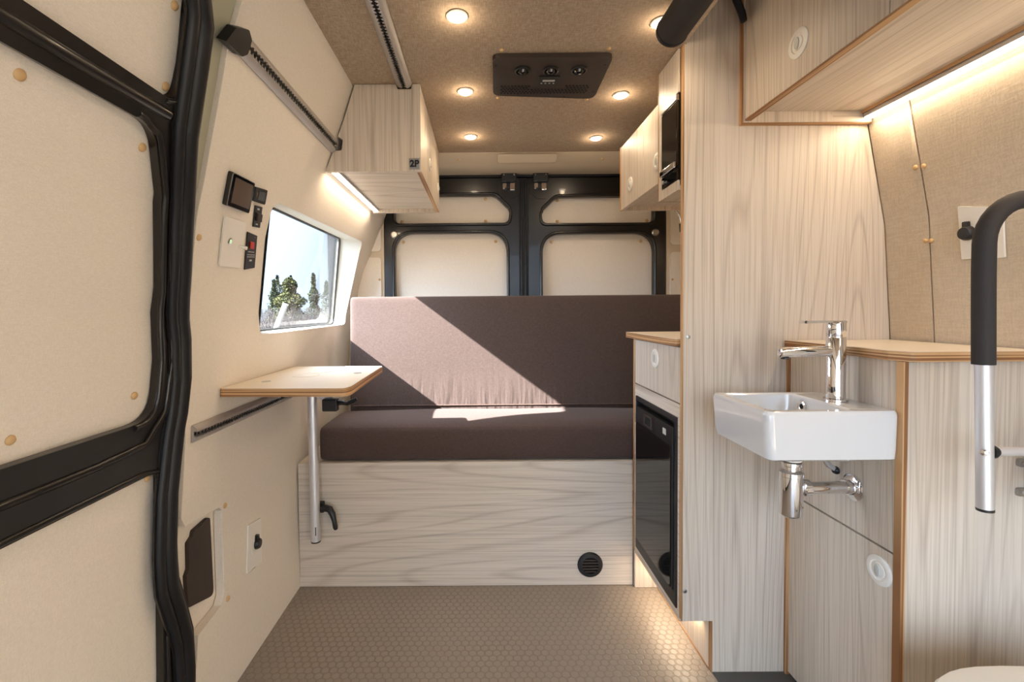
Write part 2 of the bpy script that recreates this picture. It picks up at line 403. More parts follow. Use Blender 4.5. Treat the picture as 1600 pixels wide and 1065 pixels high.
# window lining, frame, panes
bm = NB(); loft(bm, [mL(a, b, -.001) for a, b in win_in], [mLO(a, b, .002) for a, b in win_out])
win = struct('window_1', bm, REV)
bm = NB()
def inset(poly, k):
    cx = sum(p[0] for p in poly)/len(poly); cy = sum(p[1] for p in poly)/len(poly)
    return [(a+(k if a < cx else -k), b+(k if b < cy else -k)) for a, b in poly]
fo = rpoly([(a, b, .03) for a, b in WIN_OUT], 5); fi = rpoly([(a, b, .02) for a, b in inset(WIN_OUT, .007)], 5)
struct('window_frame', prism(fo, -.003, .004, mLO, [fi], VO), BPL, win)
struct('window_pane', prism([(1.42, .94), (2.19, .94), (2.07, 1.33), (1.38, 1.33)], .006, .009, mLO, (), VO), GL, win)


struct('floor', B(-.79, 1.12, -1.3, 2.42, -.05, 0), FLOOR)
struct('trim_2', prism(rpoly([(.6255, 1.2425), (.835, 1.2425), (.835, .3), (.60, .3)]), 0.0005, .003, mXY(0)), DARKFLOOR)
ceiling = struct('ceiling', B(-.60, .535, -1.3, 1.243, 1.705, 1.76), CEIL)
struct('ceiling_lining', B(-.60, 1.0, 1.2435, 2.07, 1.705, 1.76), CEIL, ceiling)
struct('raised_ceiling', B(.5355, 1.0, -1.3, 1.27, 1.832, 1.88), CEIL, ceiling)
struct('ceiling_step', B(.5355, .545, -1.3, 1.2425, 1.7055, 1.8315), CEIL, ceiling)
wall_right = struct('wall_right', prism([(-1.3, -.05), (2.42, -.05), (2.42, 1.87), (-1.3, 1.87)], -.03, 0, mR, (), VRC), FABR)
# seam of the lining on the right wall
struct('lining_panel', prism([(-1.25, .3), (1.121, .3), (1.121, 1.70), (-1.25, 1.70)], .0008, .004, mR, (), VRC), FABR, wall_right, bevel=.0015)
struct('lining_panel', prism([(1.1245, .3), (1.2425, .3), (1.2425, 1.50), (1.1245, 1.50)], .0008, .004, mR, (), VRC), FABR, wall_right, bevel=.0015)
# rear wall: header, corner pillars
bm = prism([(2.07, 1.704), (2.085, 1.70), (2.15, 1.669), (2.33, 1.669), (2.42, 1.70), (2.42, 1.76), (2.07, 1.76)], -.56, 1.0, lambda u, v, d: Vector((d, u, v)))
wall_rear = struct('wall_rear', bm, CREAMP, bevel=.004)
bm = prism(rrect(.075, .34, 1.682, 1.706, .008), 0, .012, lambda u, v, d: Vector((u, 2.15-(v-1.669)*1.9-d, v-.01)))
struct('header_plate', bm, CREAMP, wall_rear, bevel=.003)
struct('corner_pillar', B(-.70, -.487, 2.302, 2.36, 0, 1.669), CREAMP, wall_rear)
struct('corner_pillar', B(.917, 1.12, 2.302, 2.36, 0, 1.669), CREAMP, wall_rear)
struct('pillar_panel', prism(rrect(.935, 1.03, .9, 1.285, .02), -.008, 0, mXZ(2.3015)), FAB, wall_rear, bevel=.003)
struct('pillar_panel', prism(rrect(.935, 1.02, 1.32, 1.60, .02), -.008, 0, mXZ(2.3015)), FAB, wall_rear, bevel=.003)
struct('pillar_panel', prism(rrect(-.62, -.50, .9, 1.27, .02), -.008, 0, mXZ(2.3015)), FAB, wall_rear, bevel=.003)
struct('pillar_panel', prism(rrect(-.58, -.50, 1.30, 1.60, .02), -.008, 0, mXZ(2.3015)), FAB, wall_rear, bevel=.003)
struct('rear_skin', B(-.80, 1.14, 2.40, 2.43, -.05, 1.76), BLACK, wall_rear)

def caps(parent, pts, f, r=.008):
    for p in pts:
        a = f(p[0], p[1], -.0005); b = f(p[0], p[1], .004)
        o = obj('screw_cap', lathe(NB(), [(r, 0), (r, .0015), (r*.75, .0038), (r*.3, .0048)], a, b-a, 16), CAPM, parent, smooth=True)
        o['label'] = 'small tan plastic screw cap'
caps(wall_left, [(.982, 1.161), (1.192, .497), (1.192, .250)], mL, .0075)
caps(wall_right, [(1.134, 1.342), (1.114, 1.339), (1.132, 1.163), (1.117, 1.161)], lambda y, z, d: mR(y, z, d+.0045), .006)
caps(ceiling, [(.058, 1.265), (.347, 1.262), (.057, 1.545), (.353, 1.561)], lambda u, v, d: Vector((u, v, 1.705-d)), .006)
caps(wall_rear, [(-.10, 1.69), (.55, 1.69)], lambda u, v, d: Vector((u, 2.113-d, v)), .008)
caps(wall_rear, [(.945, 1.15), (.96, 1.49), (-.51, 1.16)], lambda u, v, d: Vector((u, 2.293-d, v)), .006)

# ------------------------------------------------------------------ sliding side door
post_r = [(.70, 1.70), (.745, 1.60), (.790, 1.524), (.823, 1.487), (.855, 1.397), (.881, 1.326), (.943, 1.208), (.985, 1.08), (1.024, .943), (1.036, .86), (1.033, .783), (1.018, .7),
          (1.005, .619), (1.0, .5), (1.004, .419), (1.026, .347), (1.045, .275), (1.047, .2), (1.044, .147), (1.044, 0)]
up_hole = rpoly([(-.9, 1.357), (.796, 1.360, .03), (.783, 1.417, .02), (.757, 1.485), (.70, 1.66), (-.9, 1.66)])
win_hole = rpoly([(-.9, 1.307), (.772, 1.310, .07), (.842, 1.215, .03), (.902, 1.05), (.926, .909, .05), (.925, .788, .09), (-.9, .790)], 8)
low_hole = rpoly([(-.9, .672), (.946, .676, .02), (.951, .45), (.942, .23), (.942, .05), (-.9, .05)])
outer = [(-.95, 1.70)]+post_r+[(-.95, 0)]
door1 = struct('door_1', prism(outer, -.012, .004, mL, [up_hole, win_hole, low_hole], VC), BLACK, bevel=.003)
door1['label'] = 'black painted sliding side door with beige lined panels'
def grow(poly, k):
    return inset(poly, -k)
for nm, h in (('upper_lining', up_hole), ('window_lining', win_hole), ('lower_lining', low_hole)):
    struct(nm, prism(grow(h, .004), -.030, -.014, mL, (), VC), FAB, door1)
# raised lips round the openings, round beads pressed in the sheet
def bead(name, pts, r, mat, d=.004, parent=door1):
    struct(name, tube(NB(), [mL(a, b, d) for a, b in pts], r, 10), mat, parent, smooth=True)
def dens(pts, n=4):
    out = []
    for a, b in zip(pts, pts[1:]):
        for k in range(n): out.append((a[0]+(b[0]-a[0])*k/n, a[1]+(b[1]-a[1])*k/n))
    return out+[pts[-1]]
bead('opening_lip', dens([p for p in grow(win_hole, .006)][1:-1]), .006, BLACK)
bead('opening_lip', dens([p for p in grow(up_hole, .005)][1:-2]), .0045, BLACK)
bead('opening_lip', dens([(-.3, .682), (.90, .684), (.945, .675), (.957, .62), (.959, .4), (.952, .1)]), .005, BLACK)
bead('pressed_rib', dens([(-.3, .738), (.78, .735), (.90, .742), (.955, .80), (.962, .9), (.945, 1.0), (.90, 1.12)]), .007, BLACK)
bead('pressed_rib', dens([(-.3, 1.334), (.60, 1.334), (.79, 1.338)]), .010, BLACK, .001)
struct('pull_slot', prism([(.838, 1.300), (.846, 1.300), (.878, 1.22), (.871, 1.22)], .004, .0075, mL, (), VC), STEEL, door1)
# bulb seal running down the pillar
def seal(off, r, d, nm):
    pts = dens([(a-off, b) for a, b in post_r], 3)
    return struct(nm, tube(NB(), [mL(a, b, d) for a, b in pts], r, 14), RUB, None, smooth=True)
s1 = seal(.034, .018, .004, 'trim_3'); s1['label'] = 'black rubber bulb seal down the side door pillar'
s2 = struct('seal_lip', tube(NB(), [mL(a-.062, b, .006) for a, b in dens(post_r, 3)], .012, 12), RUB, s1, smooth=True)
struct('seal_channel', prism([(a-.012, b) for a, b in post_r]+[(a-.080, b) for a, b in reversed(post_r)], .0045, .008, mL, (), VC), BLACK, s1)
caps(door1, [(.573, 1.289), (.784, 1.376), (.745, 1.484), (.784, 1.275), (.655, .819), (.888, .840), (.932, .664)], lambda y, z, d: mL(y, z, d-.0135), .0075)

# ------------------------------------------------------------------ rear doors
def K(x, z): return x*.9055, 1+(z-1)*.9055
def rear_door(name, sgn, x0, x1, upper, lower, bump_x):
    YD = 2.30
    o = struct(name, prism(rpoly([(x0, .02), (x1, .02), (x1, 1.657, .01), (x0, 1.657, .01)]), 0, .03, mXZ(YD), [upper, lower]), BLACK, bevel=.006)
    for nm, h in (('upper_lining', upper), ('lower_lining', lower)):
        struct(nm, prism(inset(h, -.004), .032, .04, mXZ(YD)), FAB, o)
        struct('opening_lip', tube(NB(), [(a, YD-.002, b) for a, b in dens(inset(h, -.007)+[inset(h, -.007)[0]], 1)], .007, 10), BLACK, o, smooth=True)
    struct('bump_stop', lathe(NB(), [(.018, 0), (.018, .004), (.013, .008), (.006, .008)], (bump_x, YD, 1.383), (0, -1, 0), 20), STEEL, o, smooth=True)
    return o
upL = rpoly([(-.43, 1.437, .03), (.132, 1.437, .03), (.140, 1.50, .03), (.065, 1.573, .05), (-.43, 1.573, .03)])
loL = rpoly([(-.433, .08, .05), (.124, .08, .05), (.124, 1.388, .10), (-.433, 1.388, .10)], 8)
upR = rpoly([(.303, 1.433, .03), (.852, 1.433, .03), (.852, 1.562, .03), (.375, 1.562, .05), (.298, 1.49, .03)])
loR = rpoly([(.302, .08, .05), (.855, .08, .05), (.855, 1.380, .10), (.302, 1.380, .10)], 8)
dL = rear_door('door_2', -1, -.484, .186, upL, loL, -.434); dL['label'] = 'left black rear door with beige panels'
dR = rear_door('door_3', 1, .232, .913, upR, loR, .862); dR['label'] = 'right black rear door with beige panels'
caps(dL, [(-.40, 1.452), (.02, 1.452), (.02, 1.562), (-.395, 1.35), (.07, 1.35)], lambda u, v, d: Vector((u, 2.331-d, v)), .008)
caps(dR, [(.38, 1.448), (.83, 1.448), (.38, 1.552), (.35, 1.345), (.80, 1.345)], lambda u, v, d: Vector((u, 2.331-d, v)), .008)
sg = struct('trim_4', B(.188, .230, 2.302, 2.325, .02, 1.657), RUB); sg['label'] = 'black rubber strips in the gap between the rear doors'
struct('seal_strip', tube(NB(), [(.199, 2.299, .03), (.199, 2.299, 1.65)], .006, 10), RUB, sg, smooth=True)
struct('seal_strip', tube(NB(), [(.219, 2.299, .03), (.219, 2.299, 1.65)], .006, 10), RUB, sg, smooth=True)
st = struct('trim_5', B(-.485, .915, 2.285, 2.30, 1.659, 1.6685), RUB); st['label'] = 'black rubber seal above the rear doors'
for k, (xc, side) in enumerate(((.135, 'left'), (.290, 'right'))):
    t = thing('door_latch', (xc, 2.29, 1.63), f'black and chrome door catch at the top of the {side} rear door', 'latch', 'catches of the rear doors')
    obj('latch_plate', prism(rpoly([(xc-.05, 1.63, .005), (xc+.05, 1.63, .005), (xc+.05, 1.575, .012), (xc+.012 if k == 0 else xc+.03, 1.552, .012), (xc-.012 if k else xc-.03, 1.552, .012), (xc-.05, 1.585, .012)]), -.004, -.0005, mXZ(2.299)), BLACK, t, bevel=.0015)
    obj('latch_housing', B(xc-.037, xc+.037, 2.262, 2.298, 1.632, 1.672), BPL, t, bevel=.004)
    bm = NB(); box(bm, xc-.03, xc-.01, 2.285, 2.295, 1.598, 1.63); box(bm, xc+.006, xc+.03, 2.283, 2.295, 1.592, 1.63); obj('striker', bm, CHR, t, bevel=.003)
    bm = NB(); cyl(bm, (xc-.002, 2.284, 1.61), (xc-.002, 2.296, 1.61), .009); cyl(bm, (xc-.016, 2.284, 1.60), (xc-.016, 2.296, 1.60), .006); obj('latch_hook', bm, BPL, t)
    for dx in (-.025, .025): obj('screw', cyl(NB(), (xc+dx, 2.2605, 1.662), (xc+dx, 2.263, 1.662), .004, seg=10), CHR, t)

# ------------------------------------------------------------------ bench
bench = thing('bench', (0, 1.8, 0), 'low bench of pale horizontal-grain wood under the long brown cushions', 'bench')
obj('front_panel', B(-.672, .540, 1.652, 1.668, .001, .454), WX, bench, bevel=.001)
obj('bench_top', B(-.672, .95, 1.669, 2.28, .440, .454), WX, bench)
v = obj('air_vent', lathe(NB(), [(.045, 0), (.046, .004), (.042, .009), (.030, .010), (.028, .004), (.001, .003)], (.384, 1.652, .077), (0, -1, 0), 40), BPL, bench, smooth=True)
v['label'] = 'round black louvred heater vent'
bm = NB()
for k in range(5):
    z = .077+(k-2)*.0105; w = math.sqrt(.029**2-(z-.077)**2)
    t = box(bm, .384-w, .384+w, 1.640, 1.649, z-.0022, z+.0022)
obj('louvre', bm, BMT, v)
# seat + back cushions
def cushion(name, x0, x1, y0, y1, z0, z1, r, puff, M=None, nx=14, ny=6):
    bm = NB(); 
    G = {}
    xs = [x0, x0+r*.6]+[x0+r*.6+(x1-x0-r*1.2)*k/nx for k in range(1, nx)]+[x1-r*.6, x1]
    ys = [y0, y0+r*.6]+[y0+r*.6+(y1-y0-r*1.2)*k/ny for k in range(1, ny)]+[y1-r*.6, y1]
    zs = [z0, z0+r*.5, (z0+z1)/2, z1-r*.5, z1]
    def P(i, j, k):
        if (i, j, k) not in G:
            x, y, z = xs[i], ys[j], zs[k]
            u = (x-x0)/(x1-x0); w = (y-y0)/(y1-y0)
            f = (max(0, 4*u*(1-u))**.35)*(max(0, 4*w*(1-w))**.5)
            if k == 4: z += puff*f*(1+.15*math.sin(u*17)*math.sin(w*5))
            fz = 4*((z-z0)/(z1-z0))*(1-(z-z0)/(z1-z0)) if k not in (0, 4) else 0
            if j == 0: y -= puff*.35*fz
            p = Vector((x, y, z)); G[(i, j, k)] = bm.verts.new(M @ p if M else p)
        return G[(i, j, k)]
    I, J, L = len(xs)-1, len(ys)-1, 4
    for i in range(I):
        for j in range(J):
            bm.faces.new((P(i, j, 0), P(i, j+1, 0), P(i+1, j+1, 0), P(i+1, j, 0))); bm.faces.new((P(i, j, L), P(i+1, j, L), P(i+1, j+1, L), P(i, j+1, L)))
        for k in range(L):
            bm.faces.new((P(i, 0, k), P(i+1, 0, k), P(i+1, 0, k+1), P(i, 0, k+1))); bm.faces.new((P(i, J, k), P(i, J, k+1), P(i+1, J, k+1), P(i+1, J, k)))
    for j in range(J):
        for k in range(L):
            bm.faces.new((P(0, j, k), P(0, j, k+1), P(0, j+1, k+1), P(0, j+1, k))); bm.faces.new((P(I, j, k), P(I, j+1, k), P(I, j+1, k+1), P(I, j, k+1)))
    return bm
seat = obj('seat_cushion', cushion('s', -.600, .93, 1.668, 1.952, .457, .580, .05, .022), CUSH, smooth=True, sub=2)
tag(seat, 'dark brown fabric seat cushion lying on the wooden bench', 'cushion')
# back: local x, y(thickness seen from front) -> built lying then turned up
A = math.radians(3.0)
Mb = Matrix.Translation((0, 1.958, .462)) @ Matrix.Rotation(PI/2-A, 4, 'X')
# local: x = x, y = height 0..H, z = toward the viewer
back = obj('back_cushion', cushion('b', -.572, .93, 0, .605, -.11, .0, .04, .010, Mb, 16, 7), CUSHB, smooth=True, sub=2)
tag(back, 'long dark brown fabric backrest cushion with a band of sunlight across it', 'cushion')
bm = tube(NB(), [Mb @ Vector((-.555+1.47*k/40, .138, .010)) for k in range(41)], .0028, 8)
obj('seam_piping', bm, CUSH2, back, smooth=True)
bm = tube(NB(), [(-.585+1.49*k/40, 1.672, .470) for k in range(41)], .0028, 8)
obj('seam_piping', bm, CUSH2, seat, smooth=True)

# ------------------------------------------------------------------ wall table with pole
tb = thing('wall_table', (-.60, 1.62, .19), 'small white table with plywood edge on a silver pole by the left wall', 'table')
tp = rpoly([(-.666, 1.155, .012), (-.345, 1.145, .03), (-.336, 1.175, .02), (-.350, 1.615, .02), (-.662, 1.62, .01)])
obj('tabletop', prism(tp, .789, .809, mXY(0)), PZ, tb, bevel=.001)
o = obj('laminate_surface', prism([(a*.998-.001, b) for a, b in inset(tp, .0015)], .8092, .8102, mXY(0)), LAM, tb); o['label'] = 'white laminate top face'
for cx, cy, r in ((-.533, 1.385, .040), (-.52, 1.475, .037)):
    obj('cup_recess', lathe(NB(), [(r, 0), (r, .0008), (r-.0025, .0008), (r-.0025, .0002), (.001, .0002)], (cx, cy, .8103), (0, 0, 1), 40), LAM, tb, smooth=True)
for cx, cy in ((-.60, 1.27), (-.39, 1.43)): obj('table_socket', cyl(NB(), (cx, cy, .8102), (cx, cy, .811), .012, seg=20), STEEL, tb)
obj('pole', cyl(NB(), (-.598, 1.616, .190), (-.603, 1.616, .789), .0165, seg=28), ALU, tb, smooth=True)
obj('pole_cap', cyl(NB(), (-.598, 1.616, .186), (-.598, 1.616, .1905), .0168, seg=28), BPL, tb)
obj('bracket_plate', prism([(-.585, .7885), (-.50, .7885), (-.545, .668), (-.585, .70)], -.004, .004, mXZ(1.625)), ALU, tb)
obj('top_bracket', B(-.560, -.508, 1.590, 1.620, .655, .698), BPL, tb, bevel=.004)
hd = obj('clamp_handle', tube(NB(), [(-.512, 1.61, .682), (-.495, 1.605, .684), (-.475, 1.603, .680), (-.455, 1.60, .690), (-.440, 1.60, .698)], [.010, .008, .007, .008, .006], 12), BPL, tb, smooth=True)
hd2 = obj('clamp_handle', tube(NB(), [(-.582, 1.628, .300), (-.565, 1.625, .302), (-.548, 1.62, .300), (-.537, 1.615, .285), (-.530, 1.612, .262), (-.526, 1.61, .240), (-.524, 1.61, .232)], [.012, .012, .012, .011, .008, .009, .006], 14), BPL, tb, smooth=True)
obj('clamp_block', B(-.615, -.575, 1.634, 1.6505, .28, .32), BPL, tb, bevel=.003)
obj('pole_mark', B(-.5935, -.5905, 1.5985, 1.6000, .215, .245), BPL, tb)
hk = obj('cushion_hook', B(-.505, -.490, 1.80, 1.82, .700, .712), BPL); bpy.data.objects.remove(hk)

# ------------------------------------------------------------------ perforated cargo tracks
def track(name, P0, P1, nrm_, wdir, w, label, endcaps=True):
    P0, P1 = Vector(P0), Vector(P1); L = (P1-P0).length; d = (P1-P0).normalized(); n_ = Vector(nrm_).normalized(); q = Vector(wdir).normalized()
    t = thing(name, P0, label, 'cargo track', 'perforated aluminium cargo tracks')
    sec = [(-w/2, .0005), (-w/2, .004), (-w*.40, .010), (-w*.26, .0145), (-w*.15, .0155), (-w*.15, .006), (w*.15, .006), (w*.15, .0155), (w*.26, .0145), (w*.40, .010), (w/2, .004), (w/2, .0005)]
    bm = NB(); loft_ = [[P0+q*a+n_*b for a, b in sec], [P1+q*a+n_*b for a, b in sec]]
    A_, C_ = loft(bm, *loft_); bm.faces.new(A_); bm.faces.new(C_)
    obj('rail', bm, ALUD, t, bevel=.0008)
    bm = NB(); n2 = int(L/.0125)
    for i in range(n2):
        c = P0+d*(i+.5)*L/n2
        cyl(bm, c+n_*.0062, c+n_*.0068, w*.11, seg=8)
    obj('locking_hole', bm, DARK, t)
    bm = NB()
    for i in range(n2):
        c = P0+d*(i+1.0)*L/n2
        if i == n2-1: break
        for s in (-1, 1):
            cc = c+q*s*w*.135
            e = cyl(bm, cc+n_*.006, cc+n_*.0158, w*.075, seg=8)
    obj('scalloped_lip', bm, STEEL, t)
    return t
nU = Vector((1, 0, -.36)).normalized()
def nL(z): x, s = smoothprof(WLP, z); return Vector((1, 0, -s)).normalized(), Vector((s, 0, 1)).normalized()
n1, q1 = nL(1.515)
tr1 = track('cargo_track', mL(.895, 1.517, 0), mL(1.4435, 1.517, 0), n1, q1, .044, 'silver perforated track high on left wall, running from black strap to cabinet')
bm = prism(rpoly([(.832, 1.490), (.846, 1.522, .008), (.880, 1.538, .008), (.897, 1.528, .006), (.899, 1.503, .006), (.886, 1.492, .006)]), .001, .020, mL)
o = obj('rubber_end_cover', bm, RUB, tr1, bevel=.005); o['label'] = 'black rubber cover on near end'
n1, q1 = nL(.725)
tr2 = track('cargo_track', mL(1.052, .722, 0), mL(1.60, .722, 0), n1, q1, .040, 'silver perforated track low on left wall, just under the table')
tr3 = track('cargo_track', (-.236, -.3, 1.7045), (-.236, 1.4435, 1.7045), (0, 0, -1), (1, 0, 0), .048, 'silver perforated track on the brown ceiling ending at the left cabinet')

# ------------------------------------------------------------------ round flush latch
def knob(parent, c, axis, r=.031, name='flush_latch'):
    o = obj(name, lathe(NB(), [(r, 0), (r, .002), (r*.9, .0035), (r*.66, .0035), (r*.62, .0015), (r*.5, .0015), (r*.48, .0035), (r*.1, .0040)], c, axis, 32), WHT, parent, smooth=True)
    o['label'] = 'round white flush latch'
    a = Vector(axis); c = Vector(c)+a*.004
    if abs(a.x) > .5: bm = lathe(NB(), [(r*.22, 0), (r*.22, .002), (r*.14, .003)], c, axis, 20, 1, 1.9)
    else: bm = lathe(NB(), [(r*.22, 0), (r*.22, .002), (r*.14, .003)], c, axis, 20)
    obj('latch_button', bm, GREYT, o, smooth=True)
    return o

def lamp_area(name, loc, size, sizey, power, rot, color=WARM, shape='RECTANGLE'):
    l = bpy.data.lights.new(name, 'AREA'); l.shape = shape; l.size = size
    if shape == 'RECTANGLE': l.size_y = sizey
    l.energy = power; l.color = color
    o = bpy.data.objects.new(name, l); COL.objects.link(o); o.location = loc; o.rotation_euler = rot
    return o

# ------------------------------------------------------------------ left overhead cabinet
XF = -.187
lc = thing('overhead_cabinet', (-.35, 1.75, 1.44), 'pale wooden cabinet high on the left, with a 2P badge on its end', 'cabinet')
endp = rpoly([(XF, 1.437), (XF, 1.7035), (-.212, 1.7035), (-.215, 1.688, .004), (-.257, 1.688, .004), (-.262, 1.7035), (-.393, 1.7035), (-.425, 1.605), (-.448, 1.545), (-.432, 1.535, .006), (-.436, 1.503, .006), (-.462, 1.50), (-.473, 1.475), (-.487, 1.437)])
o = obj('end_panel', prism([(a+(.003 if a < -.38 else 0), b) for a, b in endp], 0, .016, mXZ(1.4445)), WZ, lc, bevel=.0008)
obj('end_panel', prism([(XF, 1.437), (XF, 1.7035), (-.395, 1.7035), (-.483, 1.437)], 0, .016, mXZ(2.044)), WZ, lc, bevel=.0008)
obj('bottom_panel', B(-.455, XF-.016, 1.461, 1.735, 1.453, 1.463), WX, lc, bevel=.0008)
obj('bottom_panel', B(-.455, XF-.016, 1.7365, 2.043, 1.453, 1.463), WX, lc, bevel=.0008)
obj('bottom_edge', B(XF-.0145, XF, 1.461, 2.043, 1.437, 1.4385), PX, lc)
for y0, y1, ky in ((1.461, 1.751, 1.68), (1.753, 2.043, 2.0)):
    d = obj('cabinet_door', B(XF-.015, XF, y0, y1, 1.4388, 1.702), WZ, lc, bevel=.001)
    knob(d, (XF, ky, 1.53), (1, 0, 0), .022)
bd = obj('badge', B(-.224, -.190, 1.4425, 1.4443, 1.441, 1.475), STEEL, lc, bevel=.001); bd['label'] = 'square metal 2P badge'
MT = Matrix.Translation((-.207, 1.4420, 1.458)) @ Matrix.Rotation(PI/2, 4, 'X')
tx = textmesh('badge_text', '2P', .028, BPL, lc, MT, .0006, .0012)
tx.parent = bd

def led(name, y0, y1, x0, x1, z0, z1, label, power, facing=-1, tilt=0):
    t = thing(name, ((x0+x1)/2, (y0+y1)/2, z0), label, 'led light', 'LED strips under the cabinets')
    obj('aluminium_channel', B(x0-.002, x1+.002, y0, y1, z0+.003, z1), ALU, t)
    d = obj('diffuser', B(x0, x1, y0+.001, y1-.001, z0, z0+.0028), LED, t)
    d['label'] = 'glowing warm white diffuser'
    la = lamp_area(name+'_lamp', (0, 0, -.002), x1-x0, y1-y0-.01, power, (0, tilt, 0)); la.parent = t
    return t
led('led_strip', 1.462, 2.043, -.474, -.456, 1.4405, 1.452, 'glowing warm strip light under the left cabinet along the wall', P_STRIP*.3)

# ------------------------------------------------------------------ left wall controls
def slab(name, pts, d0, d1, mat, parent=None, bevel=.0012, m=mL):
    return obj(name, prism(pts, d0, d1, m), mat, parent, bevel=bevel)
def quadin(q, u0, u1, v0, v1):
    """sub-rectangle of quad TL,TR,BR,BL given fractions from left/top"""
    TL, TR, BR, BL = [Vector(p) for p in q]
    f = lambda u, v: tuple((TL*(1-u)+TR*u)*(1-v)+(BL*(1-u)+BR*u)*v)
    return [f(u0, v0), f(u1, v0), f(u1, v1), f(u0, v1)]
q = [(1.000, 1.308), (1.094, 1.310), (1.118, 1.243), (1.022, 1.241)]
t = thing('control_monitor', mL(1.06, 1.24, 0), 'black touch-screen monitor with silver rim, top left of the wall controls', 'monitor')
slab('monitor_casing', rpoly([p+(.005,) for p in q]), .001, .011, BPL, t, .002)
slab('monitor_rim', rpoly([p+(.005,) for p in quadin(q, .0, 1, .0, 1)]), .0112, .0122, STEEL, t, .0004)
slab('screen', rpoly([p+(.004,) for p in quadin(q, .03, .98, .02, .98)]), .0123, .0131, BGL, t, .0003)
slab('display_area', quadin(q, .12, .92, .10, .86), .0132, .0134, GREYS, t, 0)
q = [(1.112, 1.304), (1.166, 1.310), (1.180, 1.277), (1.123, 1.273)]
t = thing('display_module', mL(1.15, 1.275, 0), 'small black wall display right of the touch-screen monitor', 'display')
slab('module_casing', rpoly([p+(.004,) for p in q]), .001, .008, BPL, t, .002)
slab('screen', quadin(q, .3, .85, .18, .8), .0081, .0086, BGL, t, .0003)
slab('button', quadin(q, .1, .22, .3, .7), .0081, .0088, GREYS, t, .0003)
q = [(1.146, 1.267), (1.180, 1.270), (1.206, 1.222), (1.172, 1.219)]
t = thing('switch_strip', mL(1.17, 1.22, 0), 'narrow black wall switch above the red-button panel', 'switch')
slab('switch_plate', q, .001, .004, BPL, t, .0008)
slab('rocker', quadin(q, .2, .85, .32, .70), .0041, .010, BMT, t, .001)
slab('label_mark', quadin(q, .3, .6, .10, .18), .0041, .0043, GREYT, t, 0); slab('label_mark', quadin(q, .3, .6, .82, .88), .0041, .0043, GREYT, t, 0)
q = [(1.044, 1.220), (1.134, 1.223), (1.163, 1.114), (1.073, 1.111)]
t = thing('wall_plate', mL(1.10, 1.11, 0), 'tall white switch plate with a green pilot light under the monitor', 'switch plate')
slab('plate', rpoly([p+(.003,) for p in q]), .001, .005, WHT, t, .0015)
c = mL(1.088, 1.170, .005); c2 = mL(1.088, 1.170, .006)
obj('pilot_light', lathe(NB(), [(.0085, 0), (.0085, .002), (.006, .003), (.002, .003)], c, c2-c, 20), CHR, t, smooth=True)
obj('pilot_lens', lathe(NB(), [(.005, .003), (.003, .0045)], c, c2-c, 12), GREEN, t)
c = mL(1.132, 1.165, .005); c2 = mL(1.132, 1.165, .025)
obj('toggle', cyl(NB(), c, c2, .0035, .0045, 12), WHT, t, smooth=True)
q = [(1.157, 1.204), (1.208, 1.202), (1.236, 1.121), (1.188, 1.112)]
t = thing('wall_controller', mL(1.20, 1.11, 0), 'small black wall controller with one red button, right of the white switch plate', 'controller')
slab('panel_plate', q, .001, .004, BPL, t, .0008)
slab('red_button', quadin(q, .28, .66, .22, .42), .0041, .0075, RED, t, .001)
for vv in (.06, .50): slab('printed_line', quadin(q, .2, .8, vv, vv+.022), .0041, .0043, GREYT, t, 0)
bm = NB()
for u in range(6):
    for vv in (.58, .64): prism(quadin(q, .14+u*.13, .22+u*.13, vv, vv+.028), .0041, .0043, mL, bm=bm)
obj('printed_symbols', bm, GREYT, t)
slab('printed_logo', quadin(q, .38, .62, .73, .78), .0041, .0043, GREYT, t, 0)

def outlet(name, q, label, m, sock, orient, extra=None):
    c0 = m(sum(p[0] for p in q)/4, min(p[1] for p in q), 0)
    t = thing(name, c0, label, 'outlet')
    slab('plate', rpoly([p+(.003,) for p in q]), .001, .0055, WHT, t, .0015, m)
    u, v_ = sock; c = m(u, v_, .0055); c2 = m(u, v_, .02); ax = (c2-c).normalized()
    obj('socket_cover', lathe(NB(), [(.016, 0), (.016, .006), (.013, .012), (.006, .013)], c, ax, 24), BPL, t, smooth=True)
    slab('cover_tab', rpoly([(u-.006, v_-.002, .002), (u+.006, v_-.002, .002), (u+.005, v_+.026, .003), (u-.005, v_+.026, .003)]), .0056, .014, BPL, t, .002, m)
    slab('switch_rocker', rpoly([(orient-.009, v_-.02), (orient+.009, v_-.02), (orient+.009, v_+.02), (orient-.009, v_+.02)]), .0056, .0072, WHT, t, .0008, m)
    return t
t = outlet('power_outlet', [(1.300, .394), (1.374, .382), (1.372, .249), (1.283, .262)], 'white outlet plate with a black socket cover low on left wall', mL, (1.338, .322), 1.32)
# black hatch / vent near the door sill
vp = rpoly([(1.066, .462, .006), (1.082, .470, .003), (1.086, .482, .005), (1.152, .487, .012), (1.156, .282, .014), (1.056, .314, .008), (1.054, .39, .004), (1.064, .402, .004)])
t = tag(slab('access_hatch', vp, -.0235, -.014, BMT, None, .002), 'dark brown notched access cover low on left wall beside the door seal', 'access cover')

